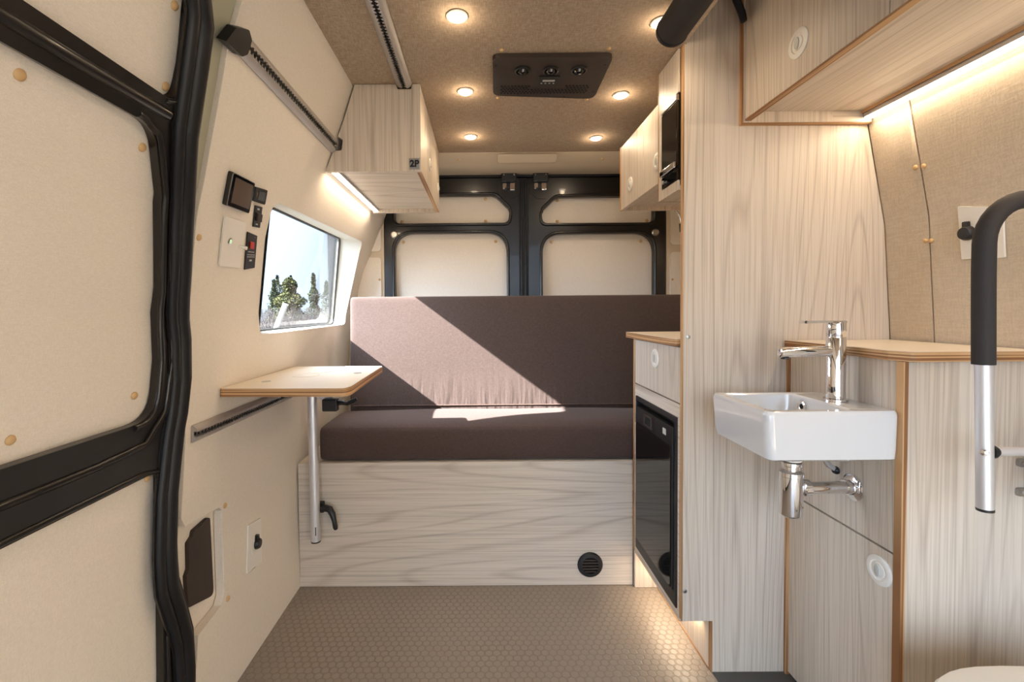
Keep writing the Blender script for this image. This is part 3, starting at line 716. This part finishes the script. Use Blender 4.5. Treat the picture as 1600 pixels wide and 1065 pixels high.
# ------------------------------------------------------------------ ceiling downlights
DL = [(-.055, 1.12, 'nearest the camera on the left row'), (-.049, 1.497, 'second of the left row, beside the ceiling air unit'), (-.042, 1.88, 'rearmost of the left row'),
      (.445, 1.15, 'right row, partly behind the dark padded tube'), (.460, 1.53, 'right row, between air unit and wooden cabinets'), (.470, 1.905, 'rearmost of the right row')]
proto = None
for x, y, w in DL:
    if proto is None:
        t = thing('downlight', (x, y, 1.705), '', 'downlight', 'round ceiling downlights')
        tr = obj('trim_ring', lathe(NB(), [(.026, 0), (.026, .002), (.022, .004), (.019, .003), (.019, .0005)], (x, y, 1.7045), (0, 0, -1), 32), WHT, t, smooth=True)
        le = obj('lens', lathe(NB(), [(.0188, .0012), (.0170, .0065), (.010, .0090), (.001, .0096)], (x, y, 1.7045), (0, 0, -1), 32), LENS, t, smooth=True)
        proto = t
    else:
        t = proto.copy(); COL.objects.link(t); t.location = (x, y, 1.705)
        for ch in list(proto.children):
            if ch.type != 'MESH': continue
            c = ch.copy(); COL.objects.link(c); c.parent = t
    t['label'] = 'glowing round ceiling light, '+w
    l = bpy.data.lights.new('downlight_lamp', 'SPOT'); l.energy = P_SPOT; l.color = WARM; l.spot_size = math.radians(170); l.spot_blend = .7; l.shadow_soft_size = .016
    l2 = bpy.data.lights.new('downlight_glow', 'POINT'); l2.energy = .32; l2.color = WARM; l2.shadow_soft_size = .012
    lg = bpy.data.objects.new('downlight_glow', l2); COL.objects.link(lg); lg.parent = t; lg.location = (0, 0, -.022)
    lo = bpy.data.objects.new('downlight_lamp', l); COL.objects.link(lo); lo.parent = t; lo.location = (0, 0, -.014)

# ------------------------------------------------------------------ ceiling air unit
ac = thing('ceiling_air_unit', (.2, 1.4, 1.705), 'dark brown ceiling air unit with three round vents and a perforated grille', 'air conditioner')
ap = rpoly([(.033, 1.280, .02), (.364, 1.280, .02), (.370, 1.530, .03), (.040, 1.500, .03)])
obj('cover', prism(ap, -.014, -.0005, mXY(1.705)), BMT, ac, bevel=.004)
for k, x in enumerate((.121, .202, .283)):
    v = obj('round_vent', lathe(NB(), [(.023, 0), (.023, .004), (.019, .006), (.018, .001), (.001, .001)], (x, 1.343, 1.691), (0, 0, -1), 28), BPL, ac, smooth=True)
    bm = lathe(NB(), [(.015, .001), (.013, .008), (.006, .012), (.001, .013)], (x, 1.343, 1.691), (0, .25, -1), 20)
    obj('vent_nozzle', bm, BGL, v, smooth=True)
dp = obj('control_display', prism(rrect(.172, .236, 1.375, 1.425, .006), -.0035, 0, mXY(1.6908)), BPL, ac, bevel=.001)
obj('display', B(.186, .222, 1.393, 1.402, 1.6862, 1.6871), GREYT, dp)
bm = NB()
for k in range(4): cyl(bm, (.184+k*.012, 1.413, 1.6862), (.184+k*.012, 1.413, 1.6872), .0025, seg=8)
obj('button', bm, GREYT, dp)
bm = NB()
for j in range(5):
    for i in range(26):
        x = .065+i*.0105+(j % 2)*.005; y = 1.438+j*.011
        if j < 2 and .150 < x < .262: continue
        cyl(bm, (x, y, 1.6895), (x, y, 1.6909), .0036, seg=6)
obj('perforated_grille', bm, DARK, ac)
for x, y in ((.045, 1.32), (.352, 1.32), (.05, 1.45), (.357, 1.48), (.12, 1.495), (.27, 1.51)): obj('screw', cyl(NB(), (x, y, 1.6893), (x, y, 1.6912), .003, seg=8), BPL, ac)

# ------------------------------------------------------------------ padded tube + strap
pt = thing('padded_tube', (.452, .7, 1.654), 'dark padded tube hanging along the ceiling, top right', 'tube')
obj('foam_sleeve', cyl(NB(), (.452, 1.10, 1.656), (.452, -.2, 1.656), .036, seg=40), FOAM, pt, smooth=True)
obj('end_cap', lathe(NB(), [(.037, 0), (.038, .004), (.037, .010), (.030, .012)], (.452, 1.098, 1.656), (0, 1, 0), 40), RUB, pt, smooth=True)
t = thing('hanging_strap', (.667, 1.21, 1.74), 'short black strap hanging at the top of the right overhead cabinet', 'strap')
obj('strap_band', tube(NB(), [(.640, 1.20, 1.822), (.648, 1.20, 1.808), (.655, 1.20, 1.790), (.663, 1.20, 1.772), (.670, 1.20, 1.755), (.675, 1.20, 1.735)], [.009, .008, .009, .009, .009, .008], 8), RUB, t, smooth=True)


# ------------------------------------------------------------------ galley unit
XG = .541
gal = thing('galley_cabinet', (.8, 1.45, 0), 'pale wooden base cabinet holding the black fridge, drawer on top', 'cabinet')
obj('end_panel', B(XG+.001, 1.09, 1.634, 1.650, .001, .899), WZ, gal, bevel=.0008)
obj('panel_edge', B(XG-.0006, XG+.0008, 1.634, 1.650, .133, .899), PY, gal)
# face frame round the fridge
fo_ = [(1.262, .134), (1.6335, .134), (1.6335, .738), (1.262, .738)]
fh_ = [(1.274, .160), (1.616, .160), (1.616, .700), (1.274, .700)]
obj('face_frame', prism(fo_, 0, .016, mYZ(XG), [fh_]), WY, gal, bevel=.0006)
obj('frame_edge', B(XG, XG+.016, 1.262, 1.6335, .132, .1338), PX, gal)
dr = obj('drawer', B(XG, XG+.016, 1.262, 1.632, .742, .896), WZ, gal, bevel=.001)
knob(dr, (XG, 1.441, .848), (-1, 0, 0), .030)
obj('cabinet_floor', B(XG+.017, 1.09, 1.262, 1.6335, .134, .150), WX, gal)
obj('toe_kick', B(.622, .636, 1.262, 1.6335, .001, .133), WZ, gal)
obj('toe_edge', B(.6195, .6218, 1.262, 1.6335, .001, .004), PZ, gal)
ct = thing('galley_countertop', (.8, 1.47, .90), 'cream worktop with rounded plywood edge over the fridge cabinet', 'countertop')
cp = rpoly([(.530, 1.262, .004), (.526, 1.29, .02), (.526, 1.692, .004), (1.09, 1.692), (1.09, 1.262)])
obj('worktop', prism(cp, .900, .9185, mXY(0)), PZ, ct, bevel=.001)
obj('laminate_surface', prism(inset(cp, .0012), .9187, .9197, mXY(0)), LAM, ct)
# fridge
fr = thing('fridge', (.75, 1.44, .16), 'black glass-fronted fridge built into the galley cabinet', 'fridge')
obj('fridge_body', B(XG+.02, 1.0, 1.285, 1.606, .164, .696), BPL, fr)
obj('surround_frame', prism([(1.2745, .1605), (1.6155, .1605), (1.6155, .6995), (1.2745, .6995)], -.004, .018, mYZ(XG), [[(1.290, .200), (1.602, .200), (1.602, .684), (1.290, .684)]]), BPL, fr, bevel=.0015)
fd = obj('fridge_door', B(XG-.008, XG+.012, 1.292, 1.600, .203, .668), BPL, fr, bevel=.002)
obj('glass_front', B(XG-.0105, XG-.0085, 1.300, 1.594, .206, .612), BGL, fd, bevel=.0008)
hh_ = obj('door_handle', prism(rrect(1.44, 1.51, .622, .660, .004), -.004, 0, mYZ(XG-.0085), [rrect(1.450, 1.500, .628, .654, .003)]), BMT, fd, bevel=.0012)
obj('handle_recess', B(XG-.0088, XG-.0083, 1.450, 1.500, .628, .654), DARK, fd)
obj('fridge_logo', B(XG-.0092, XG-.0083, 1.335, 1.358, .634, .652), GREYT, fd)
obj('fridge_kick', B(XG-.003, XG+.006, 1.291, 1.601, .166, .196), BGL, fr)
# toe kick led
led('led_strip', 1.30, 1.632, .596, .612, .121, .1335, 'warm strip light hidden under the fridge cabinet above the floor', P_STRIP*.15)

# ------------------------------------------------------------------ tall partition
YP = 1.243
xw = lambda z: smoothprof(WRP, z)[0]-.006
zs_ = [.0015, .3, .6, .8, .924, 1.05, 1.15, 1.224, 1.3, 1.4, 1.496, 1.6, 1.7035, 1.83]
pp = [(XG+.0015, .145), (XG+.0015, 1.7035), (XG+.006, 1.7035), (XG+.006, 1.83)]+[(xw(z), z) for z in reversed(zs_)]+[(.625, .0015), (.625, .145)]
par = thing('partition_panel', (.8, YP, 0), 'tall pale wood partition panel behind the white sink', 'partition')
obj('panel', prism(pp, 0, .016, mXZ(YP)), WZ, par, bevel=.0006)
obj('front_edge', B(XG-.0005, XG+.001, YP, YP+.016, .145, 1.7035), PY, par)
obj('notch_edge', B(.6225, .6248, YP, YP+.016, .0015, .1445), PY, par)
for z, x in ((.926, .555), (.229, .549)): obj('screw', lathe(NB(), [(.0058, 0), (.0055, .0015), (.003, .0022)], (x, YP, z), (0, -1, 0), 14), STEEL, par, smooth=True)

# ------------------------------------------------------------------ rear right overhead + microwave
rc = thing('overhead_cabinet', (.8, 1.6, 1.385), 'pale wooden two-door cabinet high on the right beside the microwave', 'cabinet')
obj('end_panel', B(XG+.001, 1.02, 1.795, 1.810, 1.385, 1.628), WZ, rc, bevel=.0006)
obj('panel_edge', B(XG-.0006, XG+.0008, 1.795, 1.810, 1.385, 1.628), PY, rc)
obj('bottom_panel', B(XG+.017, 1.02, 1.404, 1.794, 1.400, 1.410), WY, rc)
obj('top_panel', B(XG+.017, .99, 1.404, 1.794, 1.612, 1.626), WY, rc)
for y0, y1, ky in ((1.5535, 1.794, 1.686), (1.404, 1.5515, 1.430)):
    d = obj('cabinet_door', B(XG, XG+.015, y0, y1, 1.386, 1.626), WZ, rc, bevel=.001)
    knob(d, (XG, ky, 1.456), (-1, 0, 0), .026)
led('led_strip', 1.405, 1.793, .99, 1.008, 1.3885, 1.399, 'warm strip light beneath the right rear cabinet, beside the wall', P_STRIP*.3)
XM = .534
mc = thing('microwave_cabinet', (.8, 1.33, 1.325), 'pale wooden housing around the black microwave', 'cabinet')
obj('face_frame', prism([(1.262, 1.325), (1.398, 1.325), (1.398, 1.703), (1.262, 1.703), (1.262, 1.588), (1.373, 1.588), (1.373, 1.352), (1.262, 1.352)], 0, .0055, mYZ(XM)), WZ, mc)
obj('side_panel', B(XM-.0006, .98, 1.3985, 1.403, 1.325, 1.703), PY, mc)
obj('bottom_panel', B(XM+.006, 1.0, 1.262, 1.398, 1.325, 1.338), WY, mc)
mw = thing('microwave', (.7, 1.32, 1.353), 'black and silver built-in microwave beside the partition panel', 'microwave')
obj('microwave_body', B(XM+.006, .95, 1.264, 1.372, 1.354, 1.586), BPL, mw)
obj('door_glass', B(XM-.003, XM+.0055, 1.266, 1.370, 1.392, 1.566), BGL, mw, bevel=.001)
obj('top_trim', B(XM-.005, XM+.0055, 1.266, 1.370, 1.568, 1.585), STEEL, mw, bevel=.002)
obj('door_handle', B(XM-.010, XM-.0035, 1.266, 1.370, 1.386, 1.404), CHR, mw, bevel=.003)
obj('control_strip', B(XM-.002, XM+.0055, 1.266, 1.370, 1.355, 1.384), BGL, mw)
obj('control_dial', lathe(NB(), [(.006, 0), (.006, .005), (.003, .006)], (XM-.002, 1.352, 1.369), (-1, 0, 0), 16), STEEL, mw, smooth=True)
# gooseneck reading lamp on the rear corner
t = thing('reading_lamp', (.93, 2.0, 1.44), 'small chrome gooseneck lamp hanging beneath the right rear cabinet', 'lamp')
obj('gooseneck', tube(NB(), [(.835, 2.0, 1.425), (.846, 2.0, 1.418), (.855, 2.0, 1.403), (.860, 2.0, 1.385), (.863, 2.0, 1.368)], .0045, 10), CHR, t, smooth=True)
obj('lamp_head', cyl(NB(), (.863, 2.0, 1.370), (.864, 2.0, 1.335), .011, .009, 16), BPL, t, smooth=True)
obj('lamp_stem', tube(NB(), [(.835, 2.0, 1.425), (.85, 2.06, 1.46), (.93, 2.2, 1.50), (1.03, 2.25, 1.50)], .005, 8), STEEL, t, smooth=True)

# ------------------------------------------------------------------ near right overhead cabinet
XO = .694
oc = thing('overhead_cabinet', (.85, .5, 1.495), 'large pale wooden overhead cabinet at top right above the sink', 'cabinet')
obj('end_panel', B(XO-.004, .925, 1.226, 1.2422, 1.490, 1.829), WZ, oc)
obj('end_panel_edge', prism([(XO-.0065, 1.4875), (1.028, 1.4875), (1.028, 1.4898), (XO-.0045, 1.4898), (XO-.0045, 1.829), (XO-.0065, 1.829)], -.017, -.0004, mXZ(YP)), PY, oc)
obj('lip_panel', B(XO+.002, 1.028, 1.2265, 1.2420, 1.4902, 1.518), WX, oc)
obj('bottom_panel', B(XO+.017, 1.002, -.3, 1.2255, 1.518, 1.530), WY, oc, bevel=.0008)
obj('rear_lip', B(.999, 1.0025, -.3, 1.2255, 1.510, 1.5178), PX, oc)
obj('door_edge', B(XO, XO+.0155, -.3, 1.2245, 1.4935, 1.4975), PX, oc)
for y0, y1, ky in ((.796, 1.2245, 1.021), (-.3, .794, .3)):
    d = obj('cabinet_door', B(XO, XO+.0155, y0, y1, 1.4980, 1.828), WZ, oc, bevel=.0006)
    if ky > .9: knob(d, (XO, ky, 1.578), (-1, 0, 0), .031)
led('led_strip', -.3, 1.224, 1.006, 1.026, 1.497, 1.511, 'long bright strip light under the top right cabinet above the sink', P_STRIP*1.5, tilt=.5)

# ------------------------------------------------------------------ vanity
XV, YV = .826, .902
va = thing('vanity_cabinet', (.95, 1.05, 0), 'pale wooden vanity cabinet under the plywood-edged counter at right', 'cabinet')
seam = .5055
obj('upper_panel', B(XV, XV+.016, YV+.016, 1.2415, seam, .894), WZ, va, bevel=.0006)
vd = obj('cabinet_door', B(XV, XV+.016, YV+.016, 1.2415, .012, seam-.0045), WZ, va, bevel=.0006)
knob(vd, (XV, .950, .452), (-1, 0, 0), .031)
obj('back_edge', B(XV-.006, XV+.004, 1.232, 1.2422, .003, .894), PY, va)
obj('corner_edge', B(XV-.001, XV+.009, YV-.001, YV+.0155, .003, .894), PX, va)
obj('front_panel', B(XV+.0095, 1.092, YV, YV+.0155, .003, .894), WZ, va, bevel=.0006)
vt = thing('vanity_countertop', (.95, 1.05, .895), 'cream counter with striped plywood edge on top of the vanity', 'countertop')
vp_ = rpoly([(.815, 1.2420), (.815, .925, .012), (.832, .889, .012), (1.094, .889), (1.094, 1.2420)])
obj('worktop', prism(vp_, .895, .914, mXY(0)), PZ, vt, bevel=.001)
obj('laminate_surface', prism(inset(vp_, .0012), .9142, .9152, mXY(0)), LAM, vt)

# sink
sk = thing('wall_sink', (.69, 1.015, .695), 'small white rectangular ceramic sink on the side of the vanity', 'sink')
def rr3(x0, x1, y0, y1, r, z): return [Vector((a, b, z)) for a, b in rrect(x0, x1, y0, y1, r, 6)]
bm = NB(); X0, X1, Y0, Y1 = .560, .8255, .905, 1.128
loops = [rr3(X0+.016, X1-.002, Y0+.012, Y1-.01, .012, .694), rr3(X0+.008, X1, Y0+.004, Y1-.004, .016, .699), rr3(X0+.004, X1, Y0+.001, Y1-.002, .018, .72), rr3(X0, X1, Y0, Y1, .016, .786), rr3(X0+.0012, X1-.001, Y0+.0012, Y1-.0012, .016, .7925), rr3(X0+.004, X1-.003, Y0+.004, Y1-.004, .014, .796),
         rr3(X0+.016, .746, Y0+.016, Y1-.016, .016, .7965), rr3(X0+.020, .742, Y0+.020, Y1-.020, .016, .793), rr3(X0+.024, .740, Y0+.024, Y1-.024, .02, .75), rr3(X0+.036, .730, Y0+.036, Y1-.036, .02, .722), rr3(X0+.06, .70, Y0+.06, Y1-.06, .02, .718)]
rings = [[bm.verts.new(p) for p in L] for L in loops]
for a, b in zip(rings, rings[1:]):
    n_ = len(a)
    for i in range(n_): bm.faces.new((a[i], a[(i+1) % n_], b[(i+1) % n_], b[i]))
bm.faces.new(rings[0]); bm.faces.new(rings[-1])
basin = obj('basin', bm, CER, sk, smooth=True)
ov = obj('overflow_ring', lathe(NB(), [(.0135, 0), (.0135, .0025), (.010, .004), (.0065, .0015)], (.7405, 1.065, .773), (-1, 0, .05), 24), CHR, sk, smooth=True)
obj('overflow_hole', lathe(NB(), [(.0062, .0016), (.001, .0019)], (.7405, 1.065, .773), (-1, 0, .05), 16), DARK, ov)
obj('drain_ring', lathe(NB(), [(.018, 0), (.018, .002), (.012, .003), (.002, .001)], (.65, 1.015, .7185), (0, 0, 1), 24), CHR, sk, smooth=True)
# faucet
fc = thing('faucet', (.778, 1.015, .797), 'chrome single-lever faucet standing on the white sink', 'faucet')
fx, fy = .779, 1.015
obj('body', lathe(NB(), [(.023, 0), (.023, .004), (.0185, .006), (.0185, .138), (.0178, .139), (.0178, .142), (.0185, .143), (.0185, .170), (.017, .174), (.001, .1745)], (fx, fy, .7968), (0, 0, 1), 40), CHR, fc, smooth=True)
obj('spout', lathe(NB(), [(.0095, 0), (.011, .001), (.0115, .004), (.0115, .12)], (.655, fy, .903), (1, 0, .03), 28), CHR, fc, smooth=True)
obj('aerator', cyl(NB(), (.667, fy, .893), (.667, fy, .889), .008, seg=20), BPL, fc)
bm = prism(rpoly([(.703, .967, .003), (.765, .969), (.778, .955, .004), (.790, .955), (.797, .973, .004), (.703, .9735, .003)]), -.010, .010, mXZ(fy))
obj('lever', bm, CHR, fc, bevel=.002)
# trap
tp_ = thing('sink_trap', (.687, 1.02, .53), 'chrome bottle trap and waste pipe below the sink', 'drain')
obj('bottle', lathe(NB(), [(.018, 0), (.0225, .003), (.0235, .006), (.0235, .090), (.0245, .091), (.0245, .100), (.022, .102), (.017, .106), (.017, .113), (.020, .115), (.020, .122)], (.687, 1.02, .537), (0, 0, 1), 36), CHR, tp_, smooth=True)
obj('inlet_collar', lathe(NB(), [(.020, 0), (.022, .006), (.020, .03)], (.687, 1.02, .662), (0, 0, 1), 30), WHT, tp_, smooth=True)
obj('waste_pipe', cyl(NB(), (.705, 1.02, .600), (.8255, 1.02, .600), .0135, seg=28), CHR, tp_, smooth=True)
obj('pipe_nut', lathe(NB(), [(.015, 0), (.0185, .003), (.0185, .016), (.0155, .019)], (.708, 1.02, .600), (1, 0, 0), 28), CHR, tp_, smooth=True)
obj('wall_flange', lathe(NB(), [(.029, 0), (.029, .003), (.024, .006), (.0165, .008), (.0165, .020)], (.8258, 1.02, .600), (-1, 0, 0), 32), CHR, tp_, smooth=True)
hs = thing('supply_hose', (.79, 1.06, .69), 'two grey braided supply hoses under the sink', 'hose')
for k in range(2): obj('hose', tube(NB(), [(.784+k*.007, 1.06, .694), (.785+k*.007, 1.06, .675), (.790+k*.007, 1.064, .652), (.802+k*.006, 1.066, .634), (.8255, 1.068, .622)], .0045, 10), ALUD, hs, smooth=True)
obj('hose_grommet', lathe(NB(), [(.009, 0), (.009, .004), (.007, .008)], (.8258, 1.068, .622), (-1, 0, 0), 20), RUB, hs, smooth=True)

# outlet plate on the right wall
mR2 = lambda y, z, d: mR(y, z, d+.004)
t = outlet('power_outlet', [(1.049, 1.229), (.960, 1.207), (.960, 1.103), (1.045, 1.108)], 'white outlet plate on right wall half hidden by the black grab rail', mR2, (1.028, 1.165), .985)

# grab rail
gr = thing('grab_rail', (.85, .78, .66), 'silver grab rail with a curved black foam grip in front of the vanity', 'rail')
yR = .78
obj('silver_tube', cyl(NB(), (.857, yR, .656), (.848, yR, .95), .0115, seg=32), ALU, gr, smooth=True)
obj('tube_cap', cyl(NB(), (.8573, yR, .6525), (.857, yR, .657), .0117, seg=32), BPL, gr)
arc = [(.849, yR, .903), (.847, yR, 1.0), (.846, yR, 1.06)]+[(.920-.074*math.cos(a), yR, 1.107+.074*math.sin(a)) for a in [PI*k/16 for k in range(17)]]+[(.994, yR, 1.06), (.994, yR, .903)]
g = obj('foam_grip', tube(NB(), arc, .0150, 28), FOAM, gr, smooth=True); g['label'] = 'black foam grip'
obj('silver_tube', cyl(NB(), (.994, yR, .656), (.994, yR, .95), .0115, seg=32), ALU, gr, smooth=True)
obj('cross_bar', cyl(NB(), (.868, yR, .754), (.982, yR, .754), .0078, seg=24), ALU, gr, smooth=True)
obj('bar_bushing', lathe(NB(), [(.011, 0), (.0115, .004), (.008, .010)], (.864, yR, .754), (1, 0, 0), 24), BPL, gr, smooth=True)
obj('rivet', lathe(NB(), [(.006, 0), (.005, .003), (.002, .0045)], (.845, yR-.008, .755), (-.7, -.7, 0), 14), CHR, gr, smooth=True)
for z in (.72, .68): obj('mounting_stub', cyl(NB(), (1.078, .894, z), (1.0, yR+.005, z), .008, seg=16), ALU, gr, smooth=True)
for z in (.694, .636):
    t = thing('mounting_bracket', (1.062, .902, z), ('upper' if z > .66 else 'lower')+' small steel bracket on the vanity front at the right picture edge', 'bracket', 'steel brackets on the vanity front')
    obj('bracket_plate', prism(rrect(1.049, 1.085, z-.008, z+.008, .006), -.006, -.0003, mXZ(.902)), STEEL, t, bevel=.001)
    obj('screw', cyl(NB(), (1.058, .896, z), (1.058, .8945, z), .0035, seg=10), ALUD, t)

# toilet
to = thing('toilet', (.87, .545, 0), 'white toilet lid at the bottom right corner', 'toilet')
def se(cx, cy, rx, ry, z, n_=2.6, N=48):
    out = []
    for k in range(N):
        a = 2*PI*k/N; c, s = math.cos(a), math.sin(a)
        out.append(Vector((cx+rx*math.copysign(abs(c)**(2/n_), c), cy+ry*math.copysign(abs(s)**(2/n_), s), z)))
    return out
def stack(L):
    bm = NB(); R = [[bm.verts.new(p) for p in l] for l in L]
    for a, b in zip(R, R[1:]):
        for i in range(len(a)): bm.faces.new((a[i], a[(i+1) % len(a)], b[(i+1) % len(a)], b[i]))
    bm.faces.new(R[0]); bm.faces.new(R[-1]); return bm
obj('bowl', stack([se(.87, .55, .17, .17, .0035), se(.87, .55, .17, .18, .1), se(.86, .55, .19, .19, .3), se(.86, .55, .205, .20, .357)]), WHT, to, smooth=True)
obj('seat', stack([se(.86, .55, .205, .205, .359), se(.86, .55, .212, .21, .365), se(.86, .55, .208, .206, .376)]), WHT, to, smooth=True)
obj('lid', stack([se(.86, .55, .206, .206, .386), se(.86, .55, .210, .210, .392), se(.86, .55, .204, .204, .402), se(.86, .55, .18, .18, .408), se(.86, .55, .10, .10, .411)]), WHT, to, smooth=True)

# ------------------------------------------------------------------ outside
SAND = plain('dry_ground', (62, 58, 52), .95, bump=.5, bscale=3)
struct('ground', B(-60, 60, -30, 90, -.75, -.65), SAND)
LEAF = fabric('conifer_needles', (60, 66, 40), (98, 98, 62), scale=3, blotch=.6)
LEAFD = fabric('dark_needles', (52, 60, 44), (80, 86, 64), scale=3, blotch=.6)
BARK = plain('bark', (110, 98, 88), .9)
TWIG = plain('bare_twigs', (112, 104, 100), .9)
def tree(name, x, y, h, r, mat, label, n_=900, trunk=.04, z0=-.65, shape=1.0):
    t = thing(name, (x, y, z0), label, 'tree', 'trees seen through the side window')
    bm = NB(); rnd = random.Random(int(x*100)+int(y*10))
    for i in range(n_):
        f = rnd.random()**.8; zz = z0+h*(.12+.88*f)
        rad = r*((1-f)**shape)*(.25+.75*rnd.random()**.5)+.02
        rad *= 1+.35*math.sin(f*23+x)
        a = rnd.random()*2*PI; c = Vector((x+rad*math.cos(a), y+rad*math.sin(a), zz)); s = .03+.06*rnd.random()
        d1 = Vector((rnd.gauss(0, 1), rnd.gauss(0, 1), rnd.gauss(0, .6))).normalized()*s; d2 = Vector((rnd.gauss(0, 1), rnd.gauss(0, 1), rnd.gauss(0, .6))).normalized()*s
        vs = [bm.verts.new(c+q_) for q_ in (d1, d2, -d1*.6-d2*.4)]; bm.faces.new(vs)
    obj('foliage', bm, mat, t)
    obj('trunk', cyl(NB(), (x, y, z0), (x, y, z0+h*.97), trunk, .008, 8), BARK, t)
    return t
tree('evergreen_tree', -7.5, 18.0, 3.0, .85, LEAF, 'bushy yellow-green evergreen, the largest tree seen through the window', 6000, shape=.6)
tree('evergreen_tree', -9.3, 20.6, 3.1, .5, LEAFD, 'slim dark evergreen left of the bushiest tree in the window', 2200)
tree('evergreen_tree', -9.25, 18.2, 3.0, .45, LEAF, 'evergreen at the left edge of the window view', 2600)
tree('evergreen_tree', -7.6, 20.8, 3.4, .5, LEAFD, 'thin dark evergreen right of the bushiest tree in the window', 2200)
tree('evergreen_tree', -10.2, 23.0, 3.5, .8, LEAFD, 'distant dark evergreen beyond the leftmost tree in the window', 2000)
tree('evergreen_tree', -11.6, 28.0, 3.9, .8, LEAFD, 'farthest faint evergreen seen through the middle of the window', 2000)
tree('evergreen_tree', -8.2, 24.3, 3.3, .8, LEAFD, 'hazy evergreen farthest right in the window', 2000)
bm = NB(); rnd = random.Random(4)
for i in range(4200):
    x = rnd.uniform(-10.5, -2.5); y = rnd.uniform(9.5, 15.6); 
    p = Vector((x, y, -.65)); a = rnd.random()*2*PI; L = rnd.uniform(1.1, 1.75)*(1+.012*(y-9))
    q_ = p+Vector((math.cos(a)*L*.35, math.sin(a)*L*.35, L)); m_ = p*.5+q_*.5+Vector((rnd.gauss(0, .1), rnd.gauss(0, .1), 0))
    w = rnd.uniform(.003, .007)
    for s0, s1 in ((p, m_), (m_, q_)):
        u, v_ = basis(s1-s0)
        vs = [bm.verts.new(s0+u*w), bm.verts.new(s0-u*w), bm.verts.new(s1-u*w*.5), bm.verts.new(s1+u*w*.5)]; bm.faces.new(vs)
        vs = [bm.verts.new(s0+v_*w), bm.verts.new(s0-v_*w), bm.verts.new(s1-v_*w*.5), bm.verts.new(s1+v_*w*.5)]; bm.faces.new(vs)
tag(obj('dry_brush', bm, TWIG), 'tangle of bare pale brush outside, below the trees in the window', 'brush', kind='stuff')
t = thing('white_post', (-3.6, 8.0, -.65), 'leaning white post in the brush outside the window', 'post')
obj('post', cyl(NB(), (-4.15, 8.0, -.65), (-3.42, 8.0, 1.13), .045, .045, 12), WHT, t, smooth=True)
obj('post_cap', cyl(NB(), (-3.42, 8.0, 1.13), (-3.41, 8.0, 1.15), .05, .05, 12), WHT, t, smooth=True)
